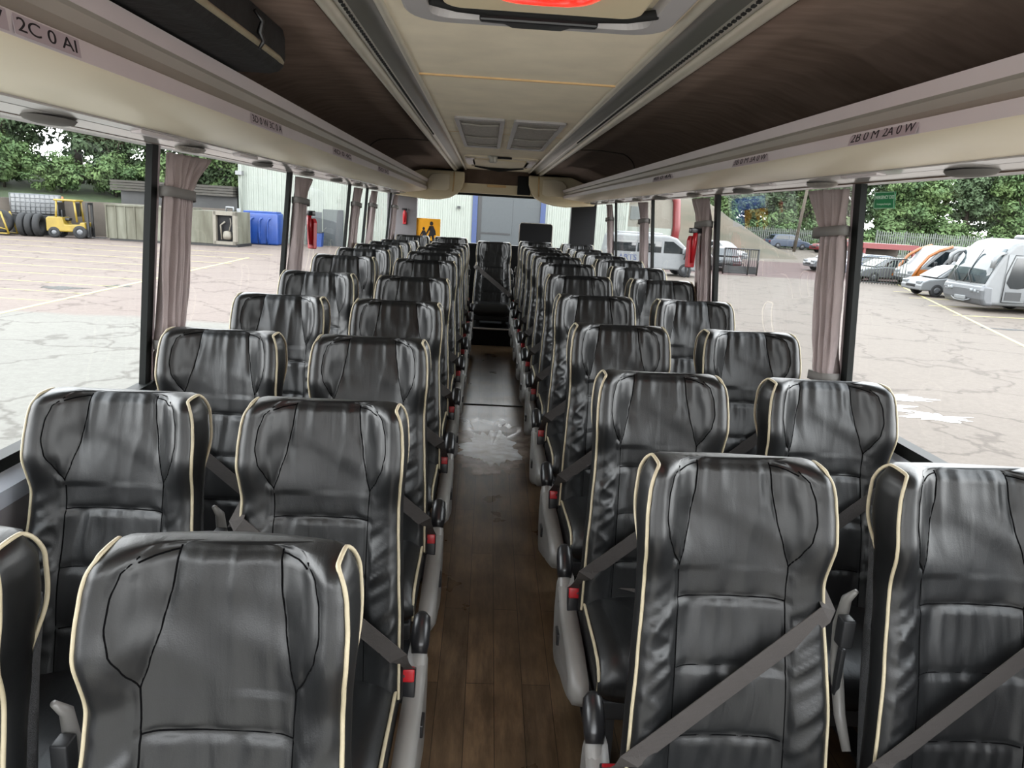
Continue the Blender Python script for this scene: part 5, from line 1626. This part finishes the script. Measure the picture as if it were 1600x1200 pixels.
def fence(x0, y0, x1, y1, zb, h, label):
    t = empty('palisade_fence', (x0, y0, zb), 0, label, 'fence')
    a = Vector((x0, y0)); b = Vector((x1, y1)); L = (b - a).length; n = int(L / .21)
    mb = MB()
    for k in range(n + 1):
        q = k / n; x = (x1 - x0) * q; y = (y1 - y0) * q
        mb.add([(x - .05, y, 0), (x + .05, y, 0), (x + .05, y, h - .1), (x, y, h), (x - .05, y, h - .1), (x, y + .03, 0), (x, y + .03, h - .05)], [(0, 1, 6, 5), (0, 5, 6, 4), (0, 1, 2, 3, 4)])
    mb.build('pales', 'palisade', t)
    mb = MB()
    for z in (.45, h - .4): mb.tube([(0, .06, z), (x1 - x0, y1 - y0 + .06, z)], .04, 5)
    mb.build('rails', 'palisade', t)
    for k in range(0, int(L / 2.75) + 1):
        q = k * 2.75 / L
        mb = MB(); mb.box(((x1 - x0) * q - .05, (y1 - y0) * q + .06, 0), ((x1 - x0) * q + .05, (y1 - y0) * q + .16, h + .05)); mb.build('post', 'palisade', t)
    return t
fence(20.5, 76.5, 37.5, 77.5, -.35, 2.2, 'grey palisade fence behind the far parked cars')
fence(34.0, 64.5, 52.0, 66.0, -.5, 2.6, 'grey palisade fence above the coaches, under the right trees')
t = empty('canopy', (31.2, 58, gz(31.2, 58)), 0, 'flat red canopy over the cars at the right', 'canopy')
mb = MB(); mb.box((-2.2, -1.2, 1.35), (2.2, 1.8, 1.75)); mb.build('roof', 'red_paint', t)
for x in (-2.0, 1.9):
    mb = MB(); mb.box((x - .08, -1.1, 0), (x + .08, -.95, 1.4)); mb.build('post', 'red_paint', t)
mb = MB(); mb.box((-2.2, 1.7, 0), (2.2, 1.8, 1.4)); mb.build('back_wall', 'concrete', t)
t = empty('utility_pole', (29.1, 70, gz(29.1, 70)), 0, 'leaning pale wooden pole rising in front of the right trees', 'pole')
mb = MB(); mb.tube([(0, 0, 0), (.75, 0, 9.5)], [.16, .11], 10); mb.build('shaft', 'pole_wood', t)

# ------------------------------------------------------------------ trees
def foliage(seed, n_clump, per, rx, rz, zc, leaf, shape='round'):
    rnd = random.Random(seed); mb = MB()
    vs = []; fs = []
    for c in range(n_clump):
        while True:
            p = Vector((rnd.uniform(-1, 1), rnd.uniform(-1, 1), rnd.uniform(-1, 1)))
            if p.length < 1: break
        p = p * (.55 + .45 * rnd.random())
        if shape == 'cone': k = 1.05 - .75 * (p.z + 1) / 2; p.x *= k; p.y *= k
        c0 = Vector((p.x * rx, p.y * rx, zc + p.z * rz))
        cr = rnd.uniform(.16, .3) * rx
        for i in range(per):
            d_ = Vector((rnd.gauss(0, 1), rnd.gauss(0, 1), rnd.gauss(0, 1))).normalized()
            q = c0 + Vector((d_.x * cr, d_.y * cr, d_.z * cr * .7)) * (rnd.random() ** .4)
            nrm = (d_ + Vector((rnd.gauss(0, .5), rnd.gauss(0, .5), .5 + rnd.gauss(0, .4)))).normalized()
            a = nrm.orthogonal().normalized(); b = nrm.cross(a)
            an = rnd.uniform(0, 6.28); a, b = a * math.cos(an) + b * math.sin(an), b * math.cos(an) - a * math.sin(an)
            s = leaf * rnd.uniform(.6, 1.3)
            o = len(vs)
            vs += [q - a * s, q - b * s * .5, q + a * s, q + b * s * .5]
            fs.append((o, o + 1, o + 2, o + 3))
    mb.add(vs, fs)
    return mb
def trunk(seed, h, r, zc, rx):
    rnd = random.Random(seed); mb = MB()
    top = Vector((rnd.uniform(-.5, .5), rnd.uniform(-.5, .5), zc + .2 * h))
    mb.tube([(0, 0, -.5), (top.x * .3, top.y * .3, h * .35), tuple(top)], [r * 1.2, r, r * .35], 8)
    for k in range(7):
        z = zc * rnd.uniform(.45, 1.0); a = rnd.uniform(0, 6.28); L = rx * rnd.uniform(.5, .9)
        q = z / top.z
        b0 = Vector((top.x * q * .6, top.y * q * .6, z))
        mb.tube([b0, b0 + Vector((math.cos(a) * L * .5, math.sin(a) * L * .5, L * .25)), b0 + Vector((math.cos(a) * L, math.sin(a) * L, L * .55))], [r * .4, r * .25, r * .08], 6)
    return mb
KIND = {
    'broad': [foliage(s, 140, 150, 4.4, 5.2, 6.9, .20).mesh('foliage', 'leaf_mid', fix=False) for s in (1, 2)],
    'dark': [foliage(s, 140, 150, 4.0, 6.0, 7.4, .19).mesh('foliage', 'leaf_dark', fix=False) for s in (3, 4)],
    'pine': [foliage(s, 100, 150, 3.4, 5.8, 8.4, .19, 'cone').mesh('foliage', 'leaf_dark', fix=False) for s in (5, 6)],
    'bush': [foliage(s, 70, 110, 1.9, 1.9, 1.9, .09).mesh('foliage', 'leaf_light', fix=False) for s in (7,)],
    'shrub': [foliage(s, 50, 110, 2.0, 1.2, 1.0, .11).mesh('foliage', 'leaf_mid', fix=False) for s in (8,)],
}
TR = {'broad': trunk(1, 9, .28, 7.6, 4.2).mesh('trunk', 'bark'), 'dark': trunk(2, 10, .25, 8, 3.6).mesh('trunk', 'bark'), 'pine': trunk(3, 12, .24, 9, 2.6).mesh('trunk', 'bark'),
      'bush': trunk(4, 2.4, .08, 1.9, 1.6).mesh('stems', 'bark'), 'shrub': trunk(5, 1.5, .06, 1.0, 1.4).mesh('stems', 'bark')}
def tree(kind, x, y, z, s, rz, label, group=None, v=0):
    nm = {'broad': 'broadleaf_tree', 'dark': 'dark_tree', 'pine': 'pine_tree', 'bush': 'bush', 'shrub': 'shrub'}[kind]
    t = empty(nm, (x, y, z), rz, label, 'tree' if kind in ('broad', 'dark', 'pine') else 'bush', group)
    t.scale = (s, s, s)
    fo = link('foliage', KIND[kind][v % len(KIND[kind])], t)
    link('trunk' if kind in ('broad', 'dark', 'pine') else 'stems', TR[kind], t)
    return t
rnd = random.Random(21)
tree('bush', -32.5, 47.0, .9, 1.55, .4, 'bright yellow-green bush above the retaining wall at the far left')
KD = {'dark': 'dark green', 'pine': 'dark narrow', 'broad': 'mid green leafy'}
def nth(i, n):
    w = ORD + ['thirteenth', 'fourteenth', 'fifteenth', 'sixteenth', 'seventeenth']
    return 'leftmost' if i == 0 else 'rightmost' if i == n - 1 else w[i] + ' from the left'
def wood(spots, split, base, front, back, group):
    global k
    for row, words in ((0, front), (1, back)):
        sel = sorted([q for q in spots if (q[1] > split) == bool(row)], key=lambda q: q[0] / q[1])
        for i, (x, y, kind, s) in enumerate(sel):
            tree(kind, x, y, base(x, y), s, rnd.uniform(0, 6), '%s tree, %s, %s' % (KD[kind], nth(i, len(sel)), words), group, k); k += 1
k = 0
wood(((-44, 52, 'dark', 1.0), (-39, 56, 'pine', 1.05), (-34.5, 55, 'dark', 1.0), (-30.5, 58, 'pine', 1.1), (-27, 56, 'dark', .95), (-23.5, 60, 'pine', 1.05), (-20.5, 58, 'dark', .9), (-41, 67, 'dark', 1.25), (-34, 68, 'broad', 1.25), (-27.5, 70, 'dark', 1.25), (-54, 57, 'dark', 1.1)), 62,
     lambda x, y: hl(x, y) - 2.4, 'front row of the wood behind the wall', 'back row of the wood behind the wall', 'wood behind the left wall')
tree('broad', -18.4, 57.0, -.4, .8, 1.0, 'lighter green tree between the curtain and the steel building')
wood(((19, 85, 'dark', 1.0), (25, 87, 'broad', 1.0), (30.5, 85, 'dark', 1.05), (36, 88, 'broad', 1.05), (41.5, 86, 'dark', 1.1), (47.5, 83, 'broad', 1.0), (53, 82, 'pine', 1.1), (58.5, 80, 'broad', 1.1), (65.5, 79, 'broad', 1.15), (72.5, 80, 'dark', 1.1), (79.5, 79, 'broad', 1.1), (30, 99, 'dark', 1.2), (42, 100, 'dark', 1.25), (54, 98, 'broad', 1.25), (67, 97, 'dark', 1.3), (80, 97, 'dark', 1.3)), 92,
     lambda x, y: -1.6, 'front row beyond the right fences', 'back row beyond the right fences', 'wood beyond the right fences')
sp = [(-45, 43, 1.3), (-41, 46, 1.2), (-37, 48, 1.4), (-33, 53, 1.3), (-29, 52.5, 1.1), (-26, 54, 1.2), (-23, 55.5, 1.3)]
for i, (x, y, s) in enumerate(sp):
    tree('shrub', x, y, hl(x, y) - .3, s, rnd.uniform(0, 6), 'green shrub, %s of the undergrowth above the left retaining wall' % nth(i, len(sp)), 'undergrowth above the left wall')
sp = [(14.5, 1.6), (20, 1.7), (26, 1.8), (32, 1.9), (38, 2.0), (44, 1.9), (50, 2.0), (56.5, 2.0), (63, 2.1), (70, 2.1)]
for i, (x, s) in enumerate(sp):
    tree('shrub', x, 80.5 - .12 * max(0, x - 45) + rnd.uniform(-1, 1), -.5, s, rnd.uniform(0, 6), 'dark green shrub, %s of the undergrowth below the right-hand trees' % nth(i, len(sp)), 'undergrowth beyond the right fences')
sp = [(28.3, 75.8, .4), (33.5, 75.6, .55), (36.2, 73, .6), (41.5, 63.5, .75)]
for i, (x, y, s) in enumerate(sp):
    tree('shrub', x, y, gz(x, y) - .1, s, rnd.uniform(0, 6), 'low green shrub at the foot of the right-hand fences, %s of four' % nth(i, 4), 'shrubs along the right fences')
